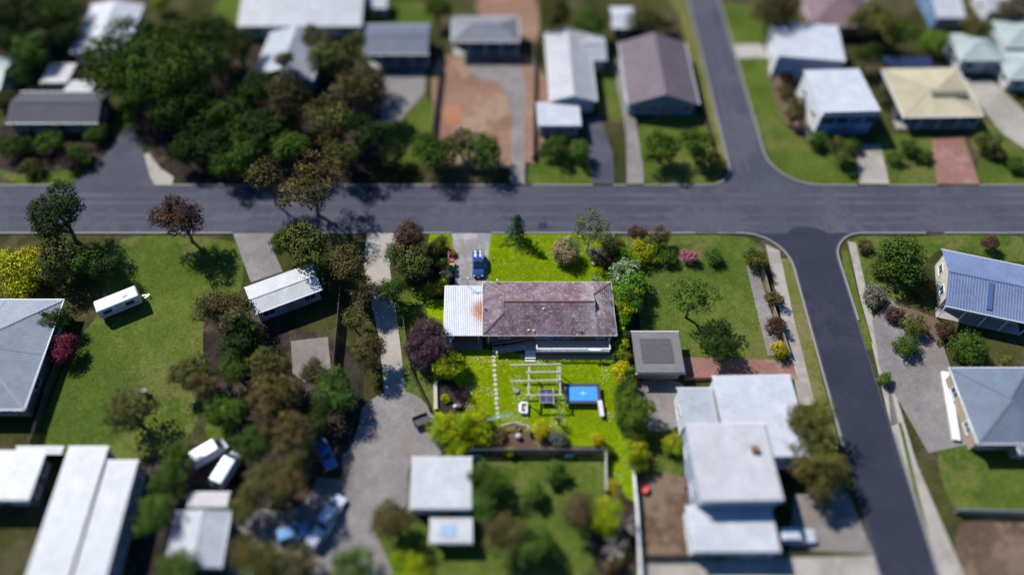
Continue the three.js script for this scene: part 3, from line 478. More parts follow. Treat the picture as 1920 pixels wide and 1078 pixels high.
// ============================================================ the property in focus: house with its carport
const EAVE = 3.2, HX0 = at(906, 530, EAVE).x, HX1 = at(1150.5, 580, EAVE).x, HZ0 = at(1000, 530, EAVE).z, HZ1 = at(1000, 628.5, EAVE).z;
{
  const w = HX1 - HX0, d = HZ1 - HZ0, cx = (HX0 + HX1) / 2, cz = (HZ0 + HZ1) / 2, hw = w / 2, hd = d / 2, g = thing('brick_house', 'long brick house with weathered reddish tile roof and a rear deck', 'house', V(cx, 0, cz)), HIP = 2.95, DEG = 21.5;
  const R = roofPlanes('dutch', w, d, EAVE, DEG, HIP), under = worn(0.11, 0.075, 0.08), r = rand(5);
  // one tile: a rolled profile with a thick tail, 30 x 38 cm
  const prof = [[0, 0.012], [0.25, 0.016], [0.45, 0.045], [0.62, 0.05], [0.8, 0.026], [1, 0.012]], tp = []; {
    const P = (a, v, y) => [(a - 0.5) * 0.30, v, y], tri = (...q) => q.forEach((p) => tp.push(...p));
    for (let i = 0; i + 1 < prof.length; i++) { const [a, ya] = prof[i], [b, yb] = prof[i + 1], A = P(a, -0.19, ya + 0.07), B = P(b, -0.19, yb + 0.07), C = P(b, 0.19, yb), D = P(a, 0.19, ya), A0 = P(a, -0.19, -0.01), B0 = P(b, -0.19, -0.01); tri(A, B, C); tri(A, C, D); tri(A0, B0, B); tri(A0, B, A); }
  }
  const tileGeo = new THREE.BufferGeometry(); tileGeo.setAttribute('position', new THREE.Float32BufferAttribute(tp, 3)); tileGeo.computeVertexNormals();
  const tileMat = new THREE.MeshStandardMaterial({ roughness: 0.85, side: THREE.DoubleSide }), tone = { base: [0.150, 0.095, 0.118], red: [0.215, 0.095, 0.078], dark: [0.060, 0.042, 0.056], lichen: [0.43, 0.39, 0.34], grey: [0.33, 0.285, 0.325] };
  const field = (x, z, c) => { const n = N[c], X = ((Math.round((x + 400) * 25.6) % SIDE) + SIDE) % SIDE, Z = ((Math.round((z + 400) * 25.6) % SIDE) + SIDE) % SIDE; return n[Z * SIDE + X]; };
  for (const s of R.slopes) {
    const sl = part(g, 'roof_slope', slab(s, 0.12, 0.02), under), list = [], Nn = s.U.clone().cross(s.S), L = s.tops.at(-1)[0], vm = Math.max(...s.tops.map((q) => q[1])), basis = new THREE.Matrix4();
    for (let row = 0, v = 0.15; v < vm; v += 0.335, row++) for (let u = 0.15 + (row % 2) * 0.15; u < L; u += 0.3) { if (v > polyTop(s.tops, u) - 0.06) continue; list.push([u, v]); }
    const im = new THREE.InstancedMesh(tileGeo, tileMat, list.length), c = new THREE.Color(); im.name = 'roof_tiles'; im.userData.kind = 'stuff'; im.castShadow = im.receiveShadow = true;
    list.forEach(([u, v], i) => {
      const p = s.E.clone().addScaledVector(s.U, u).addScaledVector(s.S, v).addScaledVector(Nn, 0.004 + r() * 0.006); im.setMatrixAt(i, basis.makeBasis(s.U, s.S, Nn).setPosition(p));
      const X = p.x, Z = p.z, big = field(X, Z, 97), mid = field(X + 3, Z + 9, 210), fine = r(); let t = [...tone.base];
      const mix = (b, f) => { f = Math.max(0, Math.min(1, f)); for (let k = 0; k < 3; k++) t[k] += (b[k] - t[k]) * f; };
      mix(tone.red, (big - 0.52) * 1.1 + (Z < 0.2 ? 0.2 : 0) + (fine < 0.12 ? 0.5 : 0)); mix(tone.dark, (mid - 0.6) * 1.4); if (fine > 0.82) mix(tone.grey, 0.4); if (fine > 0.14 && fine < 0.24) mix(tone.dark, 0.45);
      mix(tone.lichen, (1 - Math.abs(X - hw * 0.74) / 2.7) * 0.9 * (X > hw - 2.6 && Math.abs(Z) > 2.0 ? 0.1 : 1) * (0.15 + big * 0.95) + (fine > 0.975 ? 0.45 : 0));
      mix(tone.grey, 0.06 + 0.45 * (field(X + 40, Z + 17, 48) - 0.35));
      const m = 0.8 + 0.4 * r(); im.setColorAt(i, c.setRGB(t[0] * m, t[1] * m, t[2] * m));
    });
    sl.add(im);
  }
  const cap = worn(0.17, 0.105, 0.10), capGrey = worn(0.25, 0.215, 0.225), darkCap = worn(0.075, 0.05, 0.062);
  R.lines.forEach(([a, b], i) => { const n = Math.round(a.distanceTo(b) / 0.42), m = [cap, capGrey, darkCap, cap, capGrey][i % 5]; for (let k = 0; k < n; k++) part(g, 'ridge_tile', bar(a.clone().lerp(b, k / n).add(V(0, 0.065 + (k % 2) * 0.012, 0)), a.clone().lerp(b, (k + 1.06) / n).add(V(0, 0.065 + (k % 2) * 0.012, 0)), 0.24, 0.09), m); });
  for (const q of [-1, 1]) {                 // the little gables at both ends of the ridge
    const half = hd - HIP, yh = EAVE + HIP * R.t, sh = new THREE.Shape([new THREE.Vector2(-half + 0.06, 0), new THREE.Vector2(half - 0.06, 0), new THREE.Vector2(0, half * R.t - 0.03)]);
    part(g, 'gable', new THREE.ExtrudeGeometry(sh, { depth: 0.08, bevelEnabled: false }).rotateY(Math.PI / 2).translate(q * (hw - HIP) - (q > 0 ? 0.25 : -0.17), yh - 0.02, 0), W.darkTimber);
    for (const z of [-1, 1]) part(g, 'barge_board', bar(V(q * (hw - HIP + 0.02), yh + 0.06, z * half), V(q * (hw - HIP + 0.02), yh + half * R.t + 0.07, 0), 0.07, 0.16), q > 0 ? W.greyTimber : worn(0.34, 0.31, 0.33));
  }
  for (const q of [-1, 1]) { part(g, 'gutter', box(w + 0.26, 0.13, 0.13, 0, EAVE - 0.02, q * (hd + 0.07)), W.trim); part(g, 'gutter', box(0.13, 0.13, d, q * (hw + 0.07), EAVE - 0.02, 0), W.trim); }
  for (const q of [-1, 1]) part(g, 'soffit', box(w - 0.1, 0.04, 0.5, 0, EAVE - 0.16, q * (hd - 0.27)), W.paleTimber);
  // walls on a brick base, the rear door, windows
  const T = new THREE.Matrix4(), wz = hd - 0.5, wx = hw - 0.45;
  part(g, 'wall', box(wx * 2, EAVE - 0.14, wz * 2, 0, (EAVE - 0.14) / 2, 0), W.brickWall);
  const blueTrim = std(0.30, 0.46, 0.58, { roughness: 0.6 });
  frameWindow(g, T, 2.3, 1.05, at(1063, 628, EAVE).x - cx, 2.2, wz, 0, blueTrim); frameWindow(g, T, 1.5, 1.0, -1.2, 2.2, wz, 0); frameWindow(g, T, 1.2, 1.0, 7.4, 2.2, wz, 0); frameWindow(g, T, 1.6, 1.0, -6.4, 2.2, wz, 0);
  for (const x of [-6.5, -3, 2.2, 6.4]) frameWindow(g, T, 1.8, 1.2, x, 1.9, -wz, Math.PI);
  frameWindow(g, T, 1.4, 1.1, wx, 2.0, -1.5, Math.PI / 2); frameWindow(g, T, 1.4, 1.1, wx, 2.0, 2, Math.PI / 2);
  const dx = at(1031, 635, 2).x - cx, door = part(g, 'door', box(1.0, 2.02, 0.09, dx, 2.02, wz + 0.04), std(0.10, 0.20, 0.36, { roughness: 0.4 }), 'blue rear door onto the deck'); part(door, 'handle', box(0.05, 0.14, 0.08, dx + 0.4, 2.0, wz + 0.1), W.metal);
  part(g, 'door', box(1.0, 2.05, 0.09, -0.4, 1.03, -wz - 0.04), W.timber, 'timber front door');
  // deck, rail, steps and ramp at the back
  const X0 = at(1007, 655, 2).x - cx, X1 = at(1144, 652, 2).x - cx, Z1 = at(1075, 654, 2).z - cz, FL = 1.0, Z0 = wz + 0.08;
  const boards = []; for (let z = Z0 + 0.07; z < Z1 + 0.1; z += 0.145) boards.push(box(X1 - X0 + 0.1, 0.035, 0.135, (X0 + X1) / 2, FL, z)); part(g, 'deck_boards', merge(boards), W.paleTimber).userData.kind = 'stuff';
  part(g, 'deck_skirt', box(X1 - X0, FL - 0.1, 0.08, (X0 + X1) / 2, (FL - 0.1) / 2, Z1 - 0.1), W.brickWall); for (const q of [X0 + 0.06, X1 - 0.06]) part(g, 'deck_skirt', box(0.08, FL - 0.1, Z1 - Z0 - 0.2, q, (FL - 0.1) / 2, (Z0 + Z1) / 2 - 0.1), W.brickWall);
  for (let i = 0; i <= 5; i++) part(g, 'rail_post', box(0.09, 1.0, 0.09, X0 + (X1 - X0) * i / 5, FL + 0.52, Z1), W.trim);
  part(g, 'rail_post', box(0.09, 1.0, 0.09, X1, FL + 0.52, Z0 + 0.1), W.trim); part(g, 'rail_post', box(0.09, 1.0, 0.09, X0, FL + 0.52, Z0 + 1.2), W.trim);
  part(g, 'top_rail', box(X1 - X0 + 0.2, 0.07, 0.17, (X0 + X1) / 2, FL + 1.04, Z1), W.trim); part(g, 'top_rail', box(0.14, 0.07, Z1 - Z0 - 0.2, X1, FL + 1.04, (Z0 + Z1) / 2), W.trim); part(g, 'top_rail', box(0.14, 0.07, Z1 - Z0 - 1.2, X0, FL + 1.04, (Z1 + Z0 + 1.2) / 2 - 0.05), W.trim);
  for (const y of [0.35, 0.7]) part(g, 'lower_rail', box(X1 - X0, 0.05, 0.05, (X0 + X1) / 2, FL + y, Z1), W.trim);
  part(g, 'landing', box(1.62, 0.1, 1.5, X0 - 0.86, FL - 0.06, Z0 + 0.86), W.greyTimber); for (const q of [[-0.15, 0.2], [-1.57, 0.2], [-0.15, 1.5], [-1.57, 1.5]]) part(g, 'landing_post', box(0.1, FL - 0.11, 0.1, X0 + q[0], (FL - 0.11) / 2, Z0 + q[1]), W.greyTimber);
  for (let i = 0; i < 4; i++) part(g, 'step', box(1.5, 0.09, 0.3, X0 - 0.86, FL - 0.2 - i * 0.22, Z0 + 1.8 + i * 0.33), W.trim); for (const q of [-1.5, -0.22]) part(g, 'stringer', bar(V(X0 + q, FL - 0.25, Z0 + 1.62), V(X0 + q, 0.02, Z0 + 2.95), 0.06, 0.2), W.greyTimber);
  const rx = -hw + 1.4; part(g, 'ramp', bar(V(rx, 0.05, Z0 + 1.15), V(X0 - 1.68, FL - 0.06, Z0 + 0.9), 1.2, 0.08), W.greyTimber);
  const rail = std(0.22, 0.34, 0.42, { roughness: 0.5 }); for (const o of [-0.55, 0.55]) { part(g, 'ramp_rail', bar(V(rx, 0.95, Z0 + 1.15 + o), V(X0 - 1.68, FL + 0.85, Z0 + 0.9 + o), 0.06), rail); for (let i = 0; i < 5; i++) { const f = i / 4, y = 0.05 + f * 0.85; part(g, 'rail_post', box(0.05, 0.92, 0.05, rx + (X0 - 1.68 - rx) * f, y + 0.46, Z0 + 1.15 - 0.25 * f + o), rail); } }
  part(g, 'down_pipe', box(0.09, EAVE - 0.1, 0.07, -hw + 0.75, (EAVE - 0.1) / 2, wz + 0.06), W.trim); part(g, 'down_pipe', box(0.09, EAVE - 0.1, 0.07, hw - 0.6, (EAVE - 0.1) / 2, wz + 0.06), W.trim);
  // vents and pipes on the roof
  const roofY = (x, z) => EAVE + Math.min(hd - Math.abs(z), Math.abs(x) > hw - HIP ? hw - Math.abs(x) : 99) * R.t;
  const onRoof = (X, Y) => { let p = at(X, Y, EAVE + 1); for (let k = 0; k < 6; k++) p = at(X, Y, roofY(p.x - cx, p.z - cz)); return V(p.x - cx, p.y, p.z - cz); };
  for (const [X, Y] of [[1019, 580], [991, 620], [1001, 620.5]]) { const p = onRoof(X, Y); part(g, 'roof_vent', merge([cyl(0.08, 0.08, 0.14, p.x, p.y, p.z), cyl(0.15, 0.12, 0.09, p.x, p.y + 0.14, p.z)]), W.trim); }
  { const p = onRoof(909, 581); part(g, 'flue', merge([cyl(0.09, 0.09, 0.55, p.x, p.y, p.z), cyl(0.17, 0.03, 0.14, p.x, p.y + 0.55, p.z)]), W.metal); const q = onRoof(1091, 624); part(g, 'roof_vent', box(0.3, 0.18, 0.3, q.x, q.y + 0.1, q.z), W.dark); }
  { const p = at(932, 531, EAVE); part(g, 'vent_pipe', merge([cyl(0.07, 0.07, 1.0, p.x - cx, EAVE - 0.2, -hd + 0.12), cyl(0.13, 0.13, 0.1, p.x - cx, EAVE + 0.8, -hd + 0.12)]), W.trim); }
  // leaning aerial near the right end
  const f = onRoof(1131, 549), tip = at(1117, 520, 6.9).sub(V(cx, 0, cz)), an = thing('television_aerial', 'white leaning aerial mast near the right end of the tiled roof', 'aerial', V(cx + f.x, f.y, cz + f.z)), tt = tip.clone().sub(f);
  part(an, 'mast', tube([V(0, 0, 0), tt.clone().multiplyScalar(0.5), tt], 0.06, 0.05, 8), W.trim); part(an, 'bracket', box(0.3, 0.08, 0.3, 0, 0.09, 0), W.metal);
  const bm = part(an, 'boom', bar(tt.clone().add(V(-0.7, -0.1, 0.1)), tt.clone().add(V(0.9, -0.1, -0.1)), 0.025), W.metal); for (let i = 0; i < 7; i++) part(bm, 'element', bar(tt.clone().add(V(-0.65 + i * 0.24, -0.08, -0.5)), tt.clone().add(V(-0.65 + i * 0.24, -0.08, 0.5)), 0.014), W.metal);
}
// carport: white ribbed iron, rusted where it meets the tiles
{
  const h = 2.75, A = at(834.5, 538, h), B = at(831.3, 628, h), x0 = (A.x + B.x) / 2, x1 = HX0 - 0.16, z0 = A.z, z1 = B.z, w = x1 - x0, d = z1 - z0, g = thing('carport', 'white ribbed iron carport with an orange rust patch beside the tiled roof', 'carport', V((x0 + x1) / 2, 0, (z0 + z1) / 2));
  const rust = texture((i, c, X, Y) => {     // X across the carport, Y along it: rust creeping down the ribs from the valley
    const u = X / SIDE, v = Y / SIDE, n = N[48][i] * 0.5 + N[210][i] * 0.5; c[0] = 0.68; c[1] = 0.685; c[2] = 0.71; const dirt = 0.84 + 0.3 * (fbm(i) - 0.36); for (let k = 0; k < 3; k++) c[k] *= dirt;
    const core = Math.exp(-Math.pow((v - 0.52) / 0.2, 2)) * Math.max(0, (u - 0.60) / 0.34), edge = Math.max(0, (u - 0.88) / 0.12) * (v < 0.55 ? 0.45 : 0.25), lines = 0.5 + 0.5 * Math.sin(u * 6.283 * 20), f = Math.max(0, Math.min(1, (core * 1.9 * (0.45 + 0.75 * lines) + edge * lines + (n - 0.62) * 0.9) * 1.35 - 0.24));
    if (u > 0.55) { const q = f * Math.min(1, (u - 0.55) / 0.15); c[0] += (0.44 - c[0]) * q; c[1] += (0.135 - c[1]) * q; c[2] += (0.05 - c[2]) * q; }
    if (u > 0.86 && v > 0.6) { const q = (n - 0.3) * 0.9; c[0] += (0.55 - c[0]) * q; c[1] += (0.43 - c[1]) * q; c[2] += (0.27 - c[2]) * q; }
  });
  const rm = new THREE.MeshStandardMaterial({ map: rust, roughness: 0.55, side: THREE.DoubleSide }), n = 7, a = 2 * Math.PI / 180;
  for (let i = 0; i < n; i++) {              // seven roof sheets, each lapped over the next
    const L = w / n, s = { E: V(-w / 2 + i * L, h + (i % 2) * 0.012, d / 2), U: V(1, 0, 0), S: V(0, Math.sin(a), -Math.cos(a)), tops: [[0, d / Math.cos(a)], [L + 0.02, d / Math.cos(a)]] }, ge = merge([ribbed(s, L / 3, 0.06), slab(s, 0.012, 0.004)]), p = ge.attributes.position, uv = ge.attributes.uv;
    for (let k = 0; k < p.count; k++) uv.setXY(k, (p.getX(k) + w / 2) / w, (p.getZ(k) + d / 2) / d); part(g, 'roof_sheet', ge, rm);
  }
  part(g, 'gutter', box(w, 0.12, 0.12, 0, h - 0.04, d / 2 + 0.07), W.trim); part(g, 'fascia', box(w * 0.7, 0.2, 0.05, -w * 0.15, h + 0.2, -d / 2 - 0.04), W.trim); part(g, 'fascia', box(0.05, 0.2, d, -w / 2 - 0.04, h + 0.02, 0), W.trim);
  for (const z of [-d / 2 + 0.3, 0, d / 2 - 0.3]) { part(g, 'beam', box(w - 0.1, 0.14, 0.08, 0, h - 0.12, z), W.trim); for (const x of [-w / 2 + 0.15, w / 2 - 0.5]) part(g, 'post', box(0.1, h - 0.2, 0.1, x, (h - 0.2) / 2, z), W.trim); }
  part(g, 'rear_wall', box(w - 1.8, h - 0.24, 0.1, 0.6, (h - 0.24) / 2, d / 2 - 0.55), W.brickWall); part(g, 'side_wall', box(0.08, h - 0.3, d * 0.5, -w / 2 + 0.3, (h - 0.3) / 2, d * 0.2), W.wallTan);
  // aerial above the front edge
  const f = V(at(877, 538, h).x, h + 0.32, z0 + 0.02), an = thing('television_aerial', 'dark thin aerial on a short mast above the carport front', 'aerial', f), dk = std(0.09, 0.09, 0.11);
  part(an, 'mast', cyl(0.035, 0.03, 1.9, 0, 0, 0), dk); const b = part(an, 'boom', bar(V(-0.75, 1.75, 0), V(0.75, 1.75, 0), 0.05), dk); for (const x of [-0.7, -0.35, 0.35, 0.7]) part(b, 'element', bar(V(x, 1.76, -0.28), V(x, 1.76, 0.28), 0.03), dk); part(an, 'cap', cyl(0.13, 0.1, 0.09, 0, 1.88, 0), W.trim);
}

// ------------------------------------------------------------ things in the front yard
car('four_wheel_drive', 'dark blue four wheel drive parked on the paved drive', V(at(896.5, 500, 0.9).x, 0, at(896, 494, 0.9).z), Math.PI * 0.004, new THREE.Color().setRGB(0.010, 0.062, 0.22), { L: 4.6, H: 1.78, wide: 1.86, roofGlints: [[-0.42, -1.62, 0.34, 0.42], [0.34, -1.62, 0.3, 0.42], [-0.43, -0.95, 0.36, 0.66], [0.34, -0.95, 0.3, 0.66]] });
{
  const wheelie = (label, X, Y, lid) => {
    const p = at(X, Y, 1.05); p.y = 0; const g = thing('wheelie_bin', label, 'bin', p, Math.PI / 2, 'wheelie bins beside the drive'), dk = std(0.02, 0.06, 0.04);
    const b = new THREE.CylinderGeometry(0.40, 0.32, 0.95, 4, 1).rotateY(Math.PI / 4).translate(0, 0.52, 0); part(g, 'bin_body', b.toNonIndexed(), dk); part(g, 'lid', rbox(0.66, 0.09, 0.74, 0.04, 0, 1.05, 0.02), lid); part(g, 'handle', bar(V(-0.25, 1.0, -0.38), V(0.25, 1.0, -0.38), 0.04), W.dark);
    for (const s of [-1, 1]) part(g, 'wheel', new THREE.CylinderGeometry(0.1, 0.1, 0.05, 12).rotateZ(Math.PI / 2).translate(s * 0.24, 0.1, -0.28), W.rubber);
  };
  wheelie('wheelie bin with a red lid beside the drive', 846.5, 487.5, std(0.42, 0.03, 0.10, { roughness: 0.5 })); wheelie('wheelie bin with a yellow lid beside the drive', 847, 496.5, std(0.55, 0.42, 0.02, { roughness: 0.5 })); wheelie('wheelie bin with a green lid beside the drive', 846, 504.5, std(0.02, 0.28, 0.15, { roughness: 0.5 }));
}
fence('boundary_rail', 'low white rail along the left edge of the paved drive', [[842, 472], [840, 512]], 1.0, W.trim, { paled: false });
tag(part(scene, numbered('meter_cover'), cyl(0.26, 0.24, 0.06, at(924.6, 488).x, 0.075, at(924.6, 488).z, 14), W.dark), 'small dark round cover in the front lawn', 'cover');
{ const p = at(1113, 496), g = thing('tree_stump', 'pale sawn tree stump under the gum tree', 'stump', p); part(g, 'bark', cyl(0.42, 0.34, 0.42, 0, 0, 0, 12), W.bark); part(g, 'cut_face', cyl(0.33, 0.33, 0.02, 0, 0.421, 0, 12), W.paleTimber); }

// ------------------------------------------------------------ things in the back garden
const stoneRow = [185, 218, 250, 288, 325, 355, 388, 428, 457, 490, 525, 560, 597];
for (let i = 0; i < stoneRow.length; i++) { const f = i / 12, p = at(925.4 + 7.3 * f, 620 + stoneRow[i] / 3.84), r = rand(i + 40), q = 0.29 + 0.03 * r(); const m = part(scene, numbered('stepping_stone'), new THREE.CylinderGeometry(q * 0.93, q, 0.06, 14).scale(1, 1, 0.92 + 0.1 * r()).translate(p.x + (r() - 0.5) * 0.1, 0.095, p.z), worn(0.58 + 0.06 * r(), 0.56, 0.51)); const nth = ['first', 'second', 'third', 'fourth', 'fifth', 'sixth', 'seventh', 'eighth', 'ninth', 'tenth', 'eleventh', 'twelfth', 'last']; tag(m, `${nth[i]} pale round stepping stone counted from the house towards the clothes line`, 'stepping stone', 'stepping stones across the back lawn'); }
{ // pergola of bare beams
  const h = 2.6, P = (x, y) => at(x, y, h), g0 = P(1021, 713); g0.y = 0; const g = thing('pergola', 'open pergola of pale bare beams standing on the back lawn', 'pergola', g0), q = (x, y, dy = 0) => P(x, y).sub(g0).add(V(0, dy, 0));
  for (const [a, b] of [[[992.5, 684], [991, 744]], [[1050, 683], [1050.5, 743]]]) part(g, 'main_beam', bar(q(...a, -0.1), q(...b, -0.1), 0.2, 0.19), W.paleTimber);
  part(g, 'main_beam', bar(q(1045.5, 684, -0.1), q(1045.5, 699, -0.1), 0.12, 0.19), W.paleTimber);
  for (const [a, b] of [[[956.5, 685.3], [1052, 683.3]], [[986, 698.6], [1052, 698.3]], [[956.5, 715.6], [1050, 713.4]], [[984.5, 741.5], [1052.5, 741.4]]]) part(g, 'cross_beam', bar(q(...a, 0.09), q(...b, 0.09), 0.18, 0.17), W.paleTimber);
  for (const [x, y] of [[992.5, 686], [991, 742], [1050, 685], [1050.5, 741], [991.6, 714], [1050.2, 714]]) { const p = q(x, y); part(g, 'post', box(0.12, h - 0.2, 0.12, p.x, (h - 0.2) / 2, p.z), W.paleTimber); }
  const p = q(1047, 700); part(g, 'lattice_screen', box(0.06, 1.9, 1.4, p.x, 1.05, p.z), W.paleTimber);
}
{ // table with a navy top between pale rails
  const p = at(1024.5, 743, 0.75); p.y = 0; const g = thing('garden_table', 'navy topped garden table with pale rails under the pergola', 'table', p), w = 1.75, d = 2.0, navy = std(0.035, 0.05, 0.12, { roughness: 0.4 });
  part(g, 'table_top', rbox(w, 0.05, d, 0.02, 0, 0.74, 0), navy); part(g, 'centre_strip', box(0.05, 0.012, d - 0.1, 0, 0.772, 0), std(0.3, 0.32, 0.4));
  for (const s of [-1, 1]) { part(g, 'end_rail', box(w + 0.3, 0.09, 0.09, 0, 0.84, s * (d / 2 + 0.02)), W.greyTimber); for (const t of [-1, 1]) part(g, 'leg', box(0.07, 0.72, 0.07, s * (w / 2 - 0.1), 0.36, t * (d / 2 - 0.15)), W.greyTimber); }
  part(g, 'side_rail', box(0.1, 0.1, d + 0.55, w / 2 + 0.1, 0.9, 0.12), W.paleTimber); part(g, 'side_rail', box(0.07, 0.07, d, -w / 2 - 0.06, 0.86, 0), W.paleTimber);
}
{ // white tub with something dark in it
  const p = at(983, 764, 0.6); p.y = 0; const g = thing('white_tub', 'white rectangular tub with dark contents on the back lawn', 'tub', p, -0.05), wm = std(0.68, 0.68, 0.68, { roughness: 0.4 });
  for (const s of [-1, 1]) { part(g, 'side', rbox(0.16, 0.6, 1.75, 0.05, s * 0.42, 0.35, 0), wm); part(g, 'end', rbox(0.72, 0.6, 0.3, 0.05, 0, 0.35, s * 0.73), wm); } part(g, 'base', box(0.8, 0.1, 1.3, 0, 0.2, 0), wm); part(g, 'ledge', rbox(0.28, 0.08, 1.25, 0.03, -0.62, 0.42, -0.05), wm); part(g, 'contents', rbox(0.36, 0.16, 0.4, 0.06, 0.0, 0.34, 0.32), W.dark); part(g, 'liner', box(0.52, 0.05, 0.7, 0, 0.28, -0.2), std(0.42, 0.36, 0.38));
}
{ const p = at(968, 733, 0.3); p.y = 0; const g = thing('fire_drum', 'short round grey drum lid on the lawn beside the stepping stones', 'drum', p); part(g, 'shell', new THREE.CylinderGeometry(0.38, 0.36, 0.34, 20).translate(0, 0.2, 0), worn(0.19, 0.17, 0.19)); part(g, 'lid', new THREE.CylinderGeometry(0.33, 0.36, 0.06, 20).translate(0, 0.4, 0), worn(0.33, 0.31, 0.33)); part(g, 'knob', cyl(0.05, 0.04, 0.07, 0, 0.43, 0), W.dark); }
{ // trampoline
  const h = 0.9, A = at(1056.5, 719, h), B = at(1128, 757, h), c = A.clone().add(B).multiplyScalar(0.5); c.y = 0; const g = thing('trampoline', 'rectangular trampoline with bright blue mat and dark padded frame', 'trampoline', c), w = B.x - A.x, d = B.z - A.z, pad = worn(0.065, 0.062, 0.085), PW = 0.46;
  part(g, 'mat', rbox(w - 2 * PW, 0.03, d - 2 * PW, 0.012, 0.05, h - 0.02, -0.02), std(0.035, 0.27, 0.78, { roughness: 0.6 })); const t = std(0.62, 0.66, 0.68); part(g, 'cross_mark', merge([box(0.9, 0.006, 0.09, 0.1, h + 0.001, -0.05), box(0.09, 0.005, 0.62, 0.1, h + 0.0045, -0.05)]), t);
  for (const s of [-1, 1]) { part(g, 'frame_pad', rbox(w, 0.12, PW, 0.05, 0, h, s * (d / 2 - PW / 2)), pad); part(g, 'frame_pad', rbox(PW, 0.12, d - 2 * PW, 0.05, s * (w / 2 - PW / 2), h - 0.004, 0), pad); for (const u of [-1, -0.33, 0.33, 1]) part(g, 'leg', cyl(0.045, 0.045, h - 0.06, u * (w / 2 - 0.25), 0, s * (d / 2 - 0.15)), W.metal); part(g, 'foot_bar', bar(V(-w / 2 + 0.25, 0.05, s * (d / 2 - 0.15)), V(w / 2 - 0.25, 0.05, s * (d / 2 - 0.15)), 0.06), W.metal); }
  const top = at(1124.5, 751, 0.98), foot = at(1129, 780, 0.72), l = thing('white_plank', 'white plank sloping away from the corner of the trampoline', 'plank', V(foot.x, 0, foot.z)), e = top.clone().sub(V(foot.x, 0, foot.z)); for (const s of [-1, 1]) part(l, 'leg', box(0.06, 0.7, 0.06, s * 0.24, 0.35, -0.05), W.trim); part(l, 'board', bar(V(0, 0.73, 0), e, 0.62, 0.06), std(0.72, 0.70, 0.70)); for (const s of [-1, 1]) part(l, 'edge_strip', bar(V(s * 0.29, 0.775, 0), e.clone().add(V(s * 0.29, 0.045, 0)), 0.04, 0.05), W.trim);
  for (let i = 1; i < 6; i++) { const a = V(0, 0.73, 0).lerp(e, i / 6).add(V(0, 0.04, 0)); part(l, 'cleat', bar(a.clone().add(V(-0.25, 0, 0)), a.clone().add(V(0.25, 0, 0)), 0.04, 0.03), W.pale); }
}
{ // clothes line: a post with two teal arms
  const f = at(937, 803), hgt = 2.1, g = thing('clothes_line', 'teal armed clothes line on a grey post by the garden bed', 'clothes line', f), teal = std(0.25, 0.45, 0.38, { roughness: 0.4 }), top = at(934, 783, hgt).sub(f);
  part(g, 'post', tube([V(0, 0, 0), top.clone().multiplyScalar(0.5), top], 0.06, 0.05, 8), W.metal); const a = at(912.5, 785.5, hgt).sub(f), b = at(959, 774.5, hgt).sub(f); for (const o of [0, 0.28]) part(g, 'arm', bar(a.clone().add(V(0.04, 0, o)), b.clone().add(V(0.04, 0, o)), 0.07), teal); for (let i = 0; i < 6; i++) { const p = a.clone().lerp(b, i / 5); part(g, 'brace', bar(p, p.clone().add(V(0, 0, 0.28)), 0.04), teal); } part(g, 'hub', cyl(0.16, 0.13, 0.2, top.x, hgt - 0.1, top.z), W.trim);
}
{ // stones round the bed
  const r = rand(77), pts = [[939, 800], [948, 797.5], [957, 794.8], [964, 793.4], [970, 795], [977, 797.2], [984, 798.3], [990, 799]]; for (let i = 0; i + 1 < pts.length; i++) { const a = at(...pts[i]), b = at(...pts[i + 1]); const m = part(scene, numbered('edging_stone'), rbox(a.distanceTo(b) * 0.94, 0.24, 0.26, 0.05).applyMatrix4(new THREE.Matrix4().makeRotationY(Math.atan2(-(b.z - a.z), b.x - a.x)).setPosition((a.x + b.x) / 2, 0.16, (a.z + b.z) / 2)), worn(0.42 + 0.1 * r(), 0.38, 0.33)); tag(m, `${['first', 'second', 'third', 'fourth', 'fifth', 'sixth', 'seventh'][i]} pale edging stone of the garden bed counted from the clothes line`, 'edging stone', 'stones edging the back garden bed'); }
  const p = at(970, 804, 0.35); p.y = 0; const t = thing('clay_pot', 'round terracotta pot standing in the back garden bed', 'pot', p); part(t, 'pot', new THREE.LatheGeometry([[0.26, 0], [0.36, 0.38], [0.40, 0.4], [0.40, 0.46], [0.33, 0.46], [0.31, 0.4]].map((q) => new THREE.Vector2(...q)), 18).translate(0, 0.06, 0), worn(0.42, 0.23, 0.19, {})); part(t, 'potting_soil', cyl(0.31, 0.31, 0.02, 0, 0.45, 0, 16), M.soil);
  const q = at(972, 818.5, 0.5); q.y = 0; const d = thing('compost_drum', 'grey compost drum with a sloping lid in the garden bed', 'drum', q); part(d, 'drum', new THREE.CylinderGeometry(0.36, 0.42, 0.7, 16).translate(0, 0.4, 0), worn(0.2, 0.19, 0.21)); part(d, 'lid', new THREE.CylinderGeometry(0.2, 0.38, 0.14, 16).rotateX(0.1).translate(0, 0.82, 0), W.pale);
}
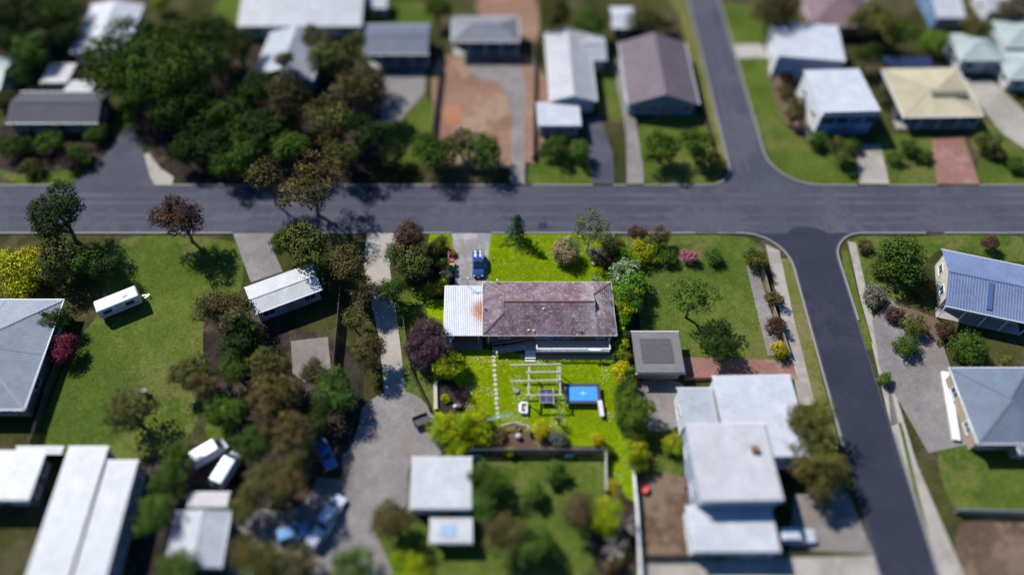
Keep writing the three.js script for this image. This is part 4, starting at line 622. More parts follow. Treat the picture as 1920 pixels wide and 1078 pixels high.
{ // barrow in the shaded bed
  const p = at(857, 763, 0.5); p.y = 0; const g = thing('wheelbarrow', 'rusty wheelbarrow with a white sack by the left garden bed', 'wheelbarrow', p, -0.7), m = worn(0.16, 0.09, 0.07); part(g, 'tray', loft([ring(-0.5, 0.38, 0.42, 0.75, 0.05), ring(0.1, 0.36, 0.36, 0.72, 0.05), ring(0.55, 0.22, 0.44, 0.66, 0.05)]), m); for (const s of [-1, 1]) { part(g, 'handle', bar(V(s * 0.3, 0.42, -1.0), V(s * 0.12, 0.35, 0.75), 0.05), W.timber); part(g, 'leg', bar(V(s * 0.3, 0.4, -0.35), V(s * 0.32, 0.02, -0.42), 0.04), m); } part(g, 'wheel', new THREE.CylinderGeometry(0.18, 0.18, 0.08, 14).rotateZ(Math.PI / 2).translate(0, 0.2, 0.78), W.rubber);
  const s = part(scene, numbered('white_sack'), new THREE.SphereGeometry(0.3, 12, 8).scale(1, 0.7, 0.8).translate(p.x - 0.25, 0.92, p.z + 0.1), std(0.62, 0.65, 0.68)); tag(s, 'small white sack lying in the rusty wheelbarrow', 'sack');
}
{ // towel over the rail, ornament by the carport
  const a = at(1115, 650, 2.1), pts = []; for (let i = 0; i <= 10; i++) pts.push([-0.8 + i * 0.16, 0.04 + 0.03 * Math.sin(i * 2.1)]); const g = []; for (let i = 0; i < 10; i++) g.push(bar(V(pts[i][0], pts[i][1], 0.02 * (i % 3)), V(pts[i + 1][0], pts[i + 1][1], 0.02 * ((i + 1) % 3)), 0.34, 0.03), box(0.17, 0.3, 0.025, pts[i][0] + 0.08, -0.12, 0.17 + 0.015 * (i % 3))); tag(part(scene, numbered('towel'), merge(g).translate(a.x, 2.07, HZ1 + 2.02 - 0.3 + 0.0), std(0.70, 0.73, 0.75, { roughness: 0.95 })), 'white towel draped over the white deck rail', 'towel');
  const f = at(846, 652), o = thing('garden_windmill', 'white two bladed garden windmill on a pole behind the carport', 'windmill', f), wm = std(0.68, 0.74, 0.76); part(o, 'pole', cyl(0.04, 0.03, 2.2, 0, 0, 0), W.metal); const sh = new THREE.Shape(); sh.moveTo(0, 0); sh.bezierCurveTo(0.15, 0.1, 0.45, 0.35, 0.42, 0.62); sh.bezierCurveTo(0.3, 0.82, 0.05, 0.5, 0, 0); for (const s of [-1, 1]) { const b = new THREE.ExtrudeGeometry(sh, { depth: 0.03, bevelEnabled: false }).scale(1.15, 1.15, 1); if (s < 0) b.rotateY(Math.PI); part(o, 'blade', b.rotateX(-0.9).translate(0, 2.1, 0.1), wm); } part(o, 'tail', bar(V(0, 2.15, 0), V(0, 2.1, 0.5), 0.16, 0.03), wm); part(o, 'hub', cyl(0.1, 0.08, 0.1, 0, 2.16, 0), wm);
}
{ // timber wall at the left, rear fence, fences of the side lane
  const a = at(816, 716), b = at(817, 770), g = thing('sleeper_wall', 'pale timber sleeper wall along the left side of the back garden', 'wall', a); const n = 3; for (let i = 0; i < n; i++) for (let k = 0; k < 2; k++) { const s = a.clone().lerp(b, i / n).sub(a), e = a.clone().lerp(b, (i + 0.985) / n).sub(a); part(g, 'sleeper', bar(s.clone().add(V(k * 0.03, 0.16 + k * 0.23, 0)), e.clone().add(V(k * 0.03, 0.16 + k * 0.23, 0)), 0.5 - k * 0.04, 0.22), W.paleTimber); }
}
fence('paling_fence', 'dark blue grey paling fence across the bottom of the back garden', [[868, 852], [1000, 851], [1133, 852]], 1.6, worn(0.07, 0.09, 0.13), { rail: worn(0.10, 0.12, 0.16) });
fence('paling_fence', 'pale fence on the left side of the grass lane', [[1134, 852], [1135, 925]], 1.5, W.paleTimber, { rail: W.trim });
fence('paling_fence', 'pale sunlit fence on the right side of the grass lane', [[1181, 838], [1192, 960], [1199, 1100]], 1.4, W.paleTimber, { rail: W.trim, cap: 0.3 });
for (const [x, y, m, l] of [[895, 842, std(0.10, 0.22, 0.42), 'blue plastic tarp folded against the dark rear fence'], [1066, 842, std(0.14, 0.25, 0.33), 'grey blue board leaning on the dark rear fence']]) { const p = at(x, y + 14); const m2 = part(scene, numbered('leaning_board'), box(1.1, 0.9, 0.04).rotateX(-0.2).translate(p.x, 0.47, p.z + 0.25), m); tag(m2, l, 'board'); }

// plants of the property
conifer('small blue green conifer at the road edge of the front lawn', 967, 448, 6.3, 2.3, 'spruce', 11);
{ const g = tree('gum_tree', 'leaning gum tree with pale trunk at the front right corner', 1106, 428, 6.0, 3.0, 'gum', { rv: 2.3, lobes: 7, open: 1.15, bark: W.paleBark, leaf: 0.26, dens: 0.75, slim: 0.4 }); }
shrub('round_shrub', 'large tan and green rounded shrub on the front lawn', 1061, 470, 1.75, 2.55, 'tan', { rv: 1.8, leaf: 0.2, lobes: 8, open: 0.8 });
shrub('front_shrub', 'dark olive shrub under the gum tree', 1146, 458, 1.5, 2.3, 'olive'); shrub('front_shrub', 'bright green shrub beside the gum tree', 1163, 468, 1.3, 1.3, 'bright'); shrub('front_shrub', 'twiggy grey shrub at the foot of the gum tree', 1120, 478, 0.8, 1.6, 'grey', { dens: 0.7 }); shrub('front_shrub', 'brown grey shrub between gum tree and house corner', 1137, 492, 0.8, 1.2, 'russet', { dens: 0.7 });
tree('side_tree', 'pale silvery green tree right of the tiled roof', 1171, 512, 2.8, 2.6, 'pale', { leaf: 0.24 }); tree('side_tree', 'green leafy tree right of the tiled roof', 1180, 547, 2.6, 2.4, 'bright', { leaf: 0.22 }); tree('side_tree', 'lime green tree right of the roof ridge', 1173, 580, 2.2, 1.8, 'lime');
shrub('side_shrub', 'thin yellow green shrub at the rear house corner', 1166, 618, 1.4, 0.55, 'lime'); shrub('side_shrub', 'olive green clipped shrub right of the deck', 1168, 646, 1.5, 1.2, 'lime', { leaf: 0.17 }); shrub('side_shrub', 'small bright shrub at the end of the deck', 1156, 664, 0.6, 0.6, 'bright'); shrub('side_shrub', 'golden yellow shrub at the right of the back lawn', 1165, 692, 1.2, 1.35, 'lemon', { leaf: 0.17 }); shrub('side_shrub', 'smaller golden shrub below the golden yellow one', 1168, 712, 1.0, 0.95, 'gold', { leaf: 0.16 });
tree('hedge_tree', 'dark green hedge tree right of the trampoline', 1173, 733, 1.8, 1.8, 'deep'); tree('hedge_tree', 'tall olive green hedge tree right of the back lawn', 1187, 772, 2.6, 2.9, 'moss', { leaf: 0.22, dens: 1.2 }); tree('hedge_tree', 'dark hedge tree between the olive trees', 1180, 800, 1.9, 1.6, 'deep'); tree('hedge_tree', 'low yellow olive hedge tree above the grass lane', 1193, 850, 1.9, 1.8, 'lime', { leaf: 0.2 });
for (const [l, x, y, h, r2, p] of [['lime shrub between the lime tree and rear house corner', 1170, 602, 1.8, 1.0, 'bright'], ['deep green shrub at the rear house corner', 1174, 628, 1.4, 0.9, 'deep'], ['olive shrub between clipped and golden shrubs', 1172, 668, 1.0, 0.9, 'moss'], ['dark shrub between golden shrubs and hedge', 1180, 722, 1.3, 1.1, 'deep'], ['olive shrub right of the white plank', 1172, 756, 1.4, 1.2, 'moss'], ['deep green shrub below the tall olive hedge tree', 1188, 822, 1.6, 1.3, 'deep'], ['lime shrub at the head of the pale lane fence', 1196, 872, 1.3, 1.2, 'moss'], ['leafy green tree between the silvery tree and lime tree', 1188, 528, 2.4, 2.0, 'bright'], ['deep green tree behind the lime tree', 1186, 566, 2.2, 1.7, 'green'], ['green hedge bush left of the tall olive hedge tree', 1172, 785, 1.5, 1.5, 'moss'], ['olive hedge bush between the two hedge trees of the lane', 1194, 812, 1.8, 1.7, 'moss'], ['green shrub right of the golden yellow shrub', 1182, 700, 1.2, 1.1, 'green'], ['green shrub behind the bright green front shrub', 1176, 484, 1.5, 1.5, 'bright']]) shrub('boundary_shrub', l, x, y, h, r2, p);
shrub('side_shrub', 'dark twiggy purple grey shrub below the yellow green tree', 866, 740, 0.7, 1.5, 'purple', { dens: 0.5, slim: 0.3 });
tree('smoke_tree', 'purple brown round tree left of the carport', 796, 645, 2.9, 3.3, 'purple', { leaf: 0.2, lobes: 12, open: 0.95, dens: 1.3 }); tree('citrus_tree', 'yellow green tree behind the carport', 839, 684, 2.3, 2.6, 'lime', { leaf: 0.22, lobes: 7 });
shrub('hedge_shrub', 'large lime green shrub at the lower left garden corner', 843, 806, 1.9, 3.0, 'lime', { lobes: 9, leaf: 0.2 }); shrub('hedge_shrub', 'lime green shrub left of the clothes line', 893, 808, 1.5, 2.6, 'lime', { lobes: 8, leaf: 0.2 }); shrub('hedge_shrub', 'green shrub bulging over the fence corner', 858, 838, 1.5, 1.7, 'lime', { leaf: 0.2 });
shrub('bed_shrub', 'golden flowering shrub beside the terracotta pot', 1014, 806, 1.2, 1.4, 'lemon', { leaf: 0.17 }); shrub('bed_shrub', 'grey olive shrub by the rear fence', 1046, 822, 0.9, 1.3, 'grey', { leaf: 0.17 }); shrub('bed_shrub', 'small golden shrub at the right end of the rear fence', 1121, 825, 0.9, 0.95, 'lemon', { leaf: 0.17 }); shrub('bed_shrub', 'dark green bush at the head of the grass lane', 1139, 846, 0.9, 0.9, 'deep'); shrub('bed_shrub', 'low brown plants below the clothes line', 938, 818, 0.5, 0.9, 'brown', { leaf: 0.16 }); shrub('bed_shrub', 'little lime plant in the dark left bed', 836, 748, 0.4, 0.5, 'lime');
shrub('white_flower_bush', 'white flowered plant in the golden shrub', 994, 806, 0.9, 0.3, 'pale'); shrub('lime_bush', 'lime tuft growing on the dark rear fence', 957, 848, 0.8, 0.45, 'lime');
bareTree('sapling', 'thin bare sapling on the back lawn below the pergola', 1047, 795, 1.9, 0.45, W.bark, 21, 0.7);
shrub('drive_shrub', 'dark green shrub left of the drive', 822, 462, 1.5, 1.5, 'deep'); shrub('drive_shrub', 'brown tipped shrub left of the wheelie bins', 806, 478, 1.5, 1.4, 'olive'); shrub('drive_shrub', 'dark shrub behind the wheelie bins', 830, 496, 1.4, 1.3, 'deep'); shrub('drive_shrub', 'grey green shrub below the wheelie bins', 838, 517, 1.1, 1.0, 'grey'); shrub('drive_shrub', 'yellow green shrub at the front carport corner', 826, 537, 1.7, 1.25, 'lime', { leaf: 0.2 }); shrub('drive_shrub', 'yellow shrub left of the carport corner', 810, 545, 1.4, 1.0, 'gold'); 
shrub('flower_clump', 'orange flowers left of the white rail', 837, 470, 0.5, 0.42, 'orange', { leaf: 0.16 }); shrub('flower_clump', 'orange flowers right of the white rail', 847.5, 474.5, 0.5, 0.42, 'orange', { leaf: 0.16 });
shrub('lane_shrub', 'yellow olive shrub half across the grass lane', 1147, 912, 0.7, 0.95, 'gold', { leaf: 0.17 }); shrub('lane_shrub', 'pale grey tussock on the grass lane', 1156, 930, 0.4, 0.6, 'tan', { slim: 0.2, leaf: 0.3 }); tree('lane_tree', 'yellow green tree at the end of the grass lane', 1132, 972, 2.8, 2.6, 'lime', { leaf: 0.22 }); shrub('lane_shrub', 'brown shrub at the bottom of the grass lane', 1153, 1056, 1.0, 1.3, 'brown'); shrub('lane_shrub', 'dark undergrowth by the pale lane fence', 1172, 1040, 0.5, 1.1, 'dark');
bareTree('dead_tree', 'bare white branched tree beside the yellow green lane tree', 1160, 992, 3.2, 1.7, W.deadWood, 31, 0.75); bareTree('dead_tree', 'twisted bare pale tree at the foot of the grass lane', 1146, 1040, 3.0, 1.6, W.deadWood, 32, 0.7);
tag(part(scene, numbered('red_ball'), new THREE.SphereGeometry(0.3, 14, 10).translate(at(1196, 716, 0.3).x, 0.32, at(1196, 716, 0.3).z), std(0.55, 0.03, 0.04, { roughness: 0.4 })), 'small red ball beside the grey carport', 'ball');

// grass tufts and daisies on the property's lawns
{
  const r = rand(9), g0 = []; for (let i = 0; i < 5; i++) { const a = i * 1.3, s = new THREE.Shape([[-0.02, 0], [0.02, 0], [0.004, 0.13 + 0.02 * i]].map((q) => new THREE.Vector2(...q))); g0.push(new THREE.ShapeGeometry(s).rotateX(-0.35 - 0.1 * i).rotateY(a)); } const tuft = merge(g0);
  const areas = [[[921, 442], [1135, 442], [1140, 526], [918, 526]], [[872, 668], [1160, 676], [1158, 830], [872, 800]], [[1140, 850], [1180, 850], [1185, 940], [1140, 940]], [[808, 444], [844, 442], [848, 470], [815, 480]]], spots = [];
  for (const [a, b, c, d] of areas) { const P = [a, b, c, d].map((q) => at(...q)), area = P[0].distanceTo(P[1]) * P[0].distanceTo(P[3]); for (let i = 0; i < area * 34; i++) { const u = r(), v = r(); spots.push(P[0].clone().lerp(P[1], u).lerp(P[3].clone().lerp(P[2], u), v)); } }
  const im = new THREE.InstancedMesh(tuft, new THREE.MeshPhysicalMaterial({ roughness: 0.95, specularIntensity: 0.15, side: THREE.DoubleSide }), spots.length), m = new THREE.Matrix4(), c = new THREE.Color();
  spots.forEach((p, i) => { const s = 0.5 + 0.7 * r(); m.makeRotationY(r() * 6.28).scale(V(s * 1.6, s * 0.7, s * 1.6)).setPosition(p.x, 0.075, p.z); im.setMatrixAt(i, m); const t = 0.85 + 0.5 * r(), y = r(); c.setRGB((0.13 + 0.12 * y) * t, (0.225 + 0.05 * y) * t, 0.005 * t); im.setColorAt(i, c); });
  im.name = 'grass_tufts'; im.castShadow = im.receiveShadow = true; im.userData = { kind: 'stuff', label: 'short bright green grass of the lawns round the brick house', category: 'grass' }; scene.add(im);
  const fl = new THREE.InstancedMesh(new THREE.SphereGeometry(0.05, 6, 4).scale(1, 0.4, 1), std(0.62, 0.62, 0.40), 900); let k = 0; for (let i = 0; i < 40000 && k < 900; i++) { const p = spots[Math.floor(r() * spots.length)], X = Math.floor(((p.x + 100) * 12) % SIDE), Z = Math.floor(((p.z + 100) * 12) % SIDE); if (p.z < 8 && r() > 0.1) continue; if (N[48][Z * SIDE + X] < 0.52 + r() * 0.2) continue; const s = 0.7 + 0.9 * r(); fl.setMatrixAt(k++, m.makeScale(s, s, s).setPosition(p.x, 0.17, p.z)); } fl.count = k;
  fl.name = 'daisies'; fl.userData = { kind: 'stuff', label: 'white and yellow daisies scattered over the back lawn', category: 'flowers' }; scene.add(fl);
}

// ============================================================ the neighbours' buildings
const B = building;
B('long_house', 'long white roofed house behind the huge dark tree', 'house', [{ c: [[172, 8], [268, 8], [112, 100]], roof: 'gableZ', deg: 12, eave: 3.2, mat: W.lilac, wall: W.wallWhite, win: [2, 3, 3], pitch: 0.6 }]);
B('small_shed', 'small white shed below the long white roof', 'shed', [{ c: [[92, 120], [142, 120], [80, 158]], roof: 'lean', deg: 4, eave: 2.4, mat: W.pale, wall: W.wallTan, win: [1, 0, 0], door: true }]);
B('small_shed', 'pale flat shed touching the dark grey roof', 'shed', [{ c: [[128, 152], [178, 152], [118, 178]], roof: 'lean', deg: 4, eave: 2.3, mat: W.pale, wall: W.wallTan, win: [1, 0, 0] }]);
B('edge_house', 'white roofed house cut by the left edge at the top', 'house', [{ c: [[-60, 110], [28, 110], [-90, 168]], roof: 'gableX', deg: 14, eave: 2.8, mat: W.mint, wall: W.wallWhite }]);
B('grey_house', 'dark grey roofed house in the upper left', 'house', [{ c: [[38, 172], [205, 172], [8, 231]], roof: 'gableX', deg: 17, eave: 2.8, mat: W.charcoal, wall: W.wallDark, win: [5, 1, 1] }]);
B('gabled_house', 'white gabled house with a blue front at the upper left', 'house', [{ c: [[508, 60], [614, 68], [478, 142]], roof: 'gableZ', deg: 20, eave: 3.0, mat: W.zinc, wall: std(0.05, 0.16, 0.30), win: [3, 2, 2] }]);
B('far_house', 'white roofed house at the top edge above the gabled one', 'house', [{ c: [[470, -45], [690, -45], [488, 48]], roof: 'gableX', deg: 12, eave: 3.0, mat: W.white, wall: W.wallWhite, win: [4, 1, 1] }]);
B('garden_shed', 'small white shed on the top edge beside the lawn', 'shed', [{ c: [[694, -12], [728, -12], [692, 14]], roof: 'gableX', deg: 12, eave: 2.3, mat: W.white, wall: W.wallWhite, win: [1, 0, 0] }]);
B('slate_house', 'slate blue roofed house with deep shaded verandah', 'house', [{ c: [[688, 46], [806, 46], [676, 102]], roof: 'gableX', deg: 12, eave: 3.4, mat: W.slate, wall: W.wallDark, verandah: 2.2, win: [4, 1, 1] }]);
B('hipped_house', 'grey hipped house with wide dark verandah and brown yard', 'house', [{ c: [[848, 32], [972, 32], [828, 78]], roof: 'hip', deg: 16, eave: 3.6, mat: W.grey, wall: W.wallDark, verandah: 2.4, win: [5, 1, 1] }]);
B('white_house', 'long white ribbed roof house with a lower front wing', 'house', [{ c: [[1022, 62], [1104, 62], [1012, 190]], roof: 'gableZ', deg: 17, eave: 2.9, mat: W.pale, wall: W.wallWhite, win: [1, 3, 3], pitch: 0.3 }, { c: [[1082, 66], [1132, 66], [1080, 112]], roof: 'gableX', deg: 15, eave: 2.8, mat: W.zinc, wall: W.wallWhite, win: [1, 0, 1] }, { c: [[1006, 193], [1086, 193], [1003, 238]], roof: 'lean', deg: 3, eave: 2.6, mat: W.lilac, wall: W.wallBlue, win: [3, 1, 1] }]);
B('garden_shed', 'little white shed beyond the plum roofed house', 'shed', [{ c: [[1144, 14], [1186, 14], [1142, 52]], roof: 'gableX', deg: 10, eave: 2.6, mat: W.lilac, wall: W.wallDark, win: [1, 1, 0] }]);
B('plum_house', 'plum brown gabled house beside the upper side street', 'house', [{ c: [[1160, 80], [1272, 80], [1188, 196]], w: 12.6, roof: 'gableZ', deg: 20, eave: 2.9, mat: W.plum, wall: std(0.12, 0.19, 0.24), win: [4, 2, 2], pitch: 0.3 }]);
B('mauve_house', 'mauve hipped roof at the top edge right of the side street', 'house', [{ c: [[1490, -40], [1610, -40], [1508, 48]], roof: 'hip', deg: 20, eave: 3.0, mat: W.mauve, wall: W.brickWall, win: [3, 1, 1] }]);
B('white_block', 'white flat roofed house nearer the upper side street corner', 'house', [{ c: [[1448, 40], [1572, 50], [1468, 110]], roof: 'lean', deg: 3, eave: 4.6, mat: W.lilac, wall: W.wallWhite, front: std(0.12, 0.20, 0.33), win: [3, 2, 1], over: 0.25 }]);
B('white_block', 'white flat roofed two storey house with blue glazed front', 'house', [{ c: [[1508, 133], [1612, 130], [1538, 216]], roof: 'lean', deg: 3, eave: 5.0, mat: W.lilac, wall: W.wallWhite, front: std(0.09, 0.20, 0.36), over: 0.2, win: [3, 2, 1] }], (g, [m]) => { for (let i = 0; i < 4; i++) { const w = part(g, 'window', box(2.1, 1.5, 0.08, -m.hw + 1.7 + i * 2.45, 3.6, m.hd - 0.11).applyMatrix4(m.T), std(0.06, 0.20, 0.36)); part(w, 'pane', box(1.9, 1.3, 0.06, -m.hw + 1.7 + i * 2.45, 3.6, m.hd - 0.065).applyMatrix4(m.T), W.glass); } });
B('tan_house', 'tan roofed house with dark roof vent strip above brick drive', 'house', [{ c: [[1654, 130], [1797, 128], [1691, 220]], roof: 'hip', deg: 7, eave: 3.0, mat: W.tan, wall: W.wallDark, verandah: 1.8, win: [5, 1, 1] }], (g, [m]) => part(g, 'roof_vent_strip', onSlope(m, 'front', m.w * 0.45, m.w * 0.9, 4.4, 5.5, 0.2), worn(0.16, 0.15, 0.11)));
{ const p = at(1702, 113, 2.2); p.y = 0; const g = thing('solar_array', 'dark blue solar panels on a frame behind the tan roof', 'solar panels', p); for (let i = 0; i < 6; i++) { const q = part(g, 'panel', box(1.45, 0.05, 2.1, -3.75 + i * 1.5, 2.3, 0).rotateX(0.2), std(0.03, 0.045, 0.10, { roughness: 0.15 })); part(q, 'panel_frame', merge([box(1.47, 0.03, 0.04, -3.75 + i * 1.5, 2.335, 1.04), box(1.47, 0.03, 0.04, -3.75 + i * 1.5, 2.335, -1.04)]).rotateX(0.2), W.metal); } for (const x of [-4.2, 0, 4.2]) for (const z of [-0.8, 0.8]) part(g, 'leg', cyl(0.05, 0.05, 2.2 - z * 0.2, x, 0, z), W.metal); }
B('mint_house', 'mint green roofed house group at the right edge', 'house', [{ c: [[1780, 64], [1862, 64], [1790, 112]], roof: 'hip', deg: 18, eave: 3.4, mat: W.mint, wall: W.wallWhite, win: [2, 2, 0] }, { c: [[1862, 40], [1985, 40], [1872, 88]], roof: 'hip', deg: 18, eave: 3.4, mat: W.mint, wall: W.wallWhite, win: [3, 0, 0] }, { c: [[1868, 98], [1990, 98], [1885, 148]], roof: 'hip', deg: 18, eave: 3.0, mat: W.mint, wall: W.wallWhite, win: [3, 2, 0] }]);
B('blue_cottage', 'pale blue white cottage at the top edge on the right', 'house', [{ c: [[1726, -30], [1778, -30], [1738, 32]], roof: 'gableX', deg: 15, eave: 3.2, mat: W.lilac, wall: std(0.10, 0.19, 0.32), win: [3, 1, 1] }]);
B('edge_cottage', 'pale roofed cottage in the top right corner', 'house', [{ c: [[1830, -25], [1925, -25], [1842, 20]], roof: 'gableX', deg: 15, eave: 3.0, mat: W.zinc, wall: W.wallWhite }]);
B('white_shed', 'white gabled shed on the lawn left of the drive', 'shed', [{ c: [[458, 540], [583, 495], [470, 592]], roof: 'gableX', deg: 9, eave: 3.0, mat: W.white, wall: W.wallBlue, win: [3, 1, 1], pitch: 0.3 }]);
B('grey_villa', 'pale blue grey hipped roof at the left edge', 'house', [{ c: [[-95, 562], [118, 562], [-150, 768]], roof: 'hip', deg: 18, eave: 3.0, mat: W.iron, wall: W.wallTan, win: [3, 2, 2] }]);
B('large_shed', 'large white stepped shed roof in the lower left', 'shed', [{ c: [[128, 838], [202, 838], [75, 1110]], roof: 'lean', deg: 2, eave: 4.0, mat: W.white, wall: W.wallBlue, win: [2, 0, 3], over: 0.15 }, { c: [[200, 864], [258, 864], [150, 1110]], roof: 'lean', deg: 2, eave: 3.9, mat: W.white, wall: W.wallBlue, win: [1, 0, 4], over: 0.15 }]);
B('white_garage', 'white garage roof at the left edge below the lawn', 'garage', [{ c: [[-80, 846], [86, 846], [-140, 940]], roof: 'lean', deg: 3, eave: 3.2, mat: W.white, wall: W.wallDark, win: [3, 0, 2] }]);
B('link_roof', 'low pale lean-to between the two white roofs', 'shed', [{ c: [[30, 838], [118, 838], [24, 850]], roof: 'lean', deg: 3, eave: 2.6, mat: W.pale, wall: W.wallTan, win: [0, 0, 0] }]);
B('workshop', 'grey white workshop roof at the bottom left', 'shed', [{ c: [[332, 958], [432, 958], [278, 1064]], roof: 'gableZ', deg: 8, eave: 3.0, mat: W.zinc, wall: W.wallBlue, win: [2, 2, 2] }]);
B('lean_to', 'small white lean-to above the workshop', 'shed', [{ c: [[356, 924], [430, 924], [344, 950]], roof: 'lean', deg: 4, eave: 2.4, mat: W.pale, wall: W.wallBlue, win: [1, 0, 0] }]);
B('white_outbuilding', 'white square roofed outbuilding below the back garden', 'shed', [{ c: [[772, 858], [885, 858], [764, 956]], roof: 'lean', deg: 3, eave: 3.0, mat: W.white, wall: W.wallWhite, win: [2, 0, 1], pitch: 0.3 }, { c: [[806, 972], [886, 972], [803, 1018]], roof: 'lean', deg: 3, eave: 2.2, mat: W.white, wall: W.wallBlue, win: [1, 0, 0] }], (g, m) => part(g, 'skylight', onSlope(m[1], 'back', 2.1, 4.0, 0.9, 2.3, 0.06), std(0.30, 0.42, 0.58, { roughness: 0.15 })));
B('grey_carport', 'grey flat carport with a darker centre right of the hedge', 'carport', [{ c: [[1184, 622], [1272, 622], [1182, 700]], roof: 'lean', deg: 2, eave: 2.5, mat: worn(0.20, 0.185, 0.19), wall: W.wallTan, win: [1, 0, 0] }], (g, [m]) => part(g, 'roof_inset', onSlope(m, 'back', 1.3, m.w - 1.0, 1.2, m.d - 1.5, 0.04), worn(0.10, 0.09, 0.105)));
B('large_white_house', 'large white house of stepped roofs beside the lower street', 'house', [{ c: [[1336, 706], [1456, 704], [1340, 862]], w: 10.6, roof: 'lean', deg: 3, eave: 4.2, mat: W.lilac, wall: W.wallWhite, win: [3, 2, 3], over: 0.2 }, { c: [[1286, 796], [1434, 794], [1298, 943]], roof: 'lean', deg: 3, eave: 5.0, mat: W.pale, wall: W.wallBlue, win: [4, 2, 2], over: 0.2 }, { c: [[1286, 950], [1446, 950], [1274, 1036]], roof: 'lean', deg: 3, eave: 2.8, mat: W.lilac, wall: W.wallWhite, win: [3, 1, 1], over: 0.2 }, { c: [[1270, 728], [1336, 728], [1274, 800]], roof: 'lean', deg: 3, eave: 3.4, mat: W.zinc, wall: W.wallWhite, win: [1, 1, 0], over: 0.2 }], (g, m) => part(g, 'chimney', box(0.8, 1.6, 0.8, -2.2, 5.0, 5.2).applyMatrix4(m[0].T), W.brickWall));
B('blue_house', 'blue grey roofed house with a pale side wall by the lower street', 'house', [{ c: [[1768, 468], [1925, 500], [1768, 572]], roof: 'gableX', deg: 16, eave: 3.4, mat: W.blue, wall: W.cream, verandah: 1.6, win: [4, 2, 1] }], (g, [m]) => part(g, 'roof_vent_strip', onSlope(m, 'front', m.w * 0.46, m.w * 0.52, 0.8, 5.0, 0.14), std(0.06, 0.10, 0.24)));
B('steel_house', 'steel blue hipped house at the lower right', 'house', [{ c: [[1782, 690], [1930, 690], [1836, 832]], roof: 'hip', deg: 17, eave: 3.2, mat: W.steel, wall: W.wallTan, win: [3, 2, 1] }, { c: [[1886, 780], [1990, 780], [1905, 850]], roof: 'hip', deg: 17, eave: 2.9, mat: W.steel, wall: W.wallTan, win: [2, 0, 0] }]);

// ------------------------------------------------------------ vehicles and yard things of the neighbours
car('parked_car', 'silver blue car parked beside the white house by the lower street', at(1493, 1006, 0.5).setY(0), Math.PI / 2, new THREE.Color().setRGB(0.62, 0.65, 0.72), { L: 4.9, H: 1.6 });
car('parked_car', 'blue car in the shade of the gravel yard', at(610, 852, 0.6).setY(0), 0.5, new THREE.Color().setRGB(0.06, 0.16, 0.42), { L: 4.4, H: 1.5 });
car('parked_car', 'white car parked at the right of the gravel yard', at(622, 958, 0.6).setY(0), 2.6, new THREE.Color().setRGB(0.55, 0.58, 0.66), { L: 4.4, H: 1.5 });
car('parked_car', 'pale car behind the white car in the gravel yard', at(600, 1000, 0.6).setY(0), 2.6, new THREE.Color().setRGB(0.46, 0.50, 0.58), { L: 4.4, H: 1.5 });
car('parked_car', 'small blue car at the bottom of the gravel yard', at(548, 1000, 0.6).setY(0), 1.9, new THREE.Color().setRGB(0.10, 0.24, 0.46), { L: 3.9, H: 1.5 });
car('delivery_van', 'white van standing among the yard trees', at(390, 848, 1).setY(0), 2.2, new THREE.Color().setRGB(0.62, 0.64, 0.68), { L: 5.0, H: 2.1, wide: 1.95, van: true });
car('delivery_van', 'pale blue van below the white van', at(424, 880, 1).setY(0), 2.75, new THREE.Color().setRGB(0.50, 0.55, 0.64), { L: 5.0, H: 2.1, wide: 1.95, van: true });
{ // caravan on the lawn
  const p = at(220, 566, 1.6); p.y = 0; const a = at(178, 583, 2.3), b = at(258, 551, 2.3), g = thing('caravan', 'white caravan parked on the left lawn', 'caravan', p, Math.atan2(-(b.z - a.z), b.x - a.x)), L = a.distanceTo(b), wm = std(0.60, 0.60, 0.63, { roughness: 0.4 });
  part(g, 'body', new RoundedBoxGeometry(L, 2.0, 2.3, 4, 0.28).translate(0, 1.5, 0), wm); part(g, 'stripe', box(L * 0.9, 0.16, 2.32, 0, 1.2, 0), std(0.08, 0.16, 0.34)); for (const x of [-L * 0.28, L * 0.25]) part(g, 'window', rbox(1.3, 0.7, 2.34, 0.05, x, 1.75, 0), W.glass); part(g, 'door', box(0.7, 1.6, 0.04, 0, 1.45, 1.165), std(0.5, 0.52, 0.56)); part(g, 'roof_hatch', rbox(0.7, 0.1, 0.7, 0.04, L * 0.2, 2.54, 0), W.pale);
  for (const s of [-1, 1]) part(g, 'wheel', new THREE.CylinderGeometry(0.33, 0.33, 0.2, 16).rotateX(Math.PI / 2).translate(0, 0.33, s * 1.05), W.rubber); for (const s of [-1, 1]) part(g, 'drawbar', bar(V(L / 2 - 0.2, 0.45, s * 0.5), V(L / 2 + 1.2, 0.45, 0), 0.08), W.metal); part(g, 'jockey_wheel', cyl(0.08, 0.05, 0.5, L / 2 + 1.15, 0, 0), W.metal);
}
{ const p = at(272, 738), g = thing('bird_bath', 'small pale bird bath in the middle of the left lawn', 'bird bath', p); part(g, 'pedestal', cyl(0.2, 0.14, 0.7, 0, 0, 0), W.kerb); part(g, 'bowl', new THREE.LatheGeometry([[0.05, 0.66], [0.42, 0.76], [0.5, 0.86], [0.44, 0.86], [0.3, 0.8], [0, 0.78]].map((q) => new THREE.Vector2(...q)), 18), W.kerb); }
fence('paling_fence', 'dark paling fence between the left lawn and the grey villa', [[132, 640], [92, 740], [64, 838]], 1.6, W.darkTimber);
fence('paling_fence', 'dark paling fence right of the white shed', [[640, 545], [634, 620], [626, 700]], 1.7, W.darkTimber);
fence('paling_fence', 'brown fence beside the brown front yard', [[826, 130], [816, 210], [806, 300]], 1.5, W.darkTimber);
fence('paling_fence', 'timber fence behind the white ribbed roof house', [[1003, 80], [1000, 180], [998, 300]], 1.4, W.timber);
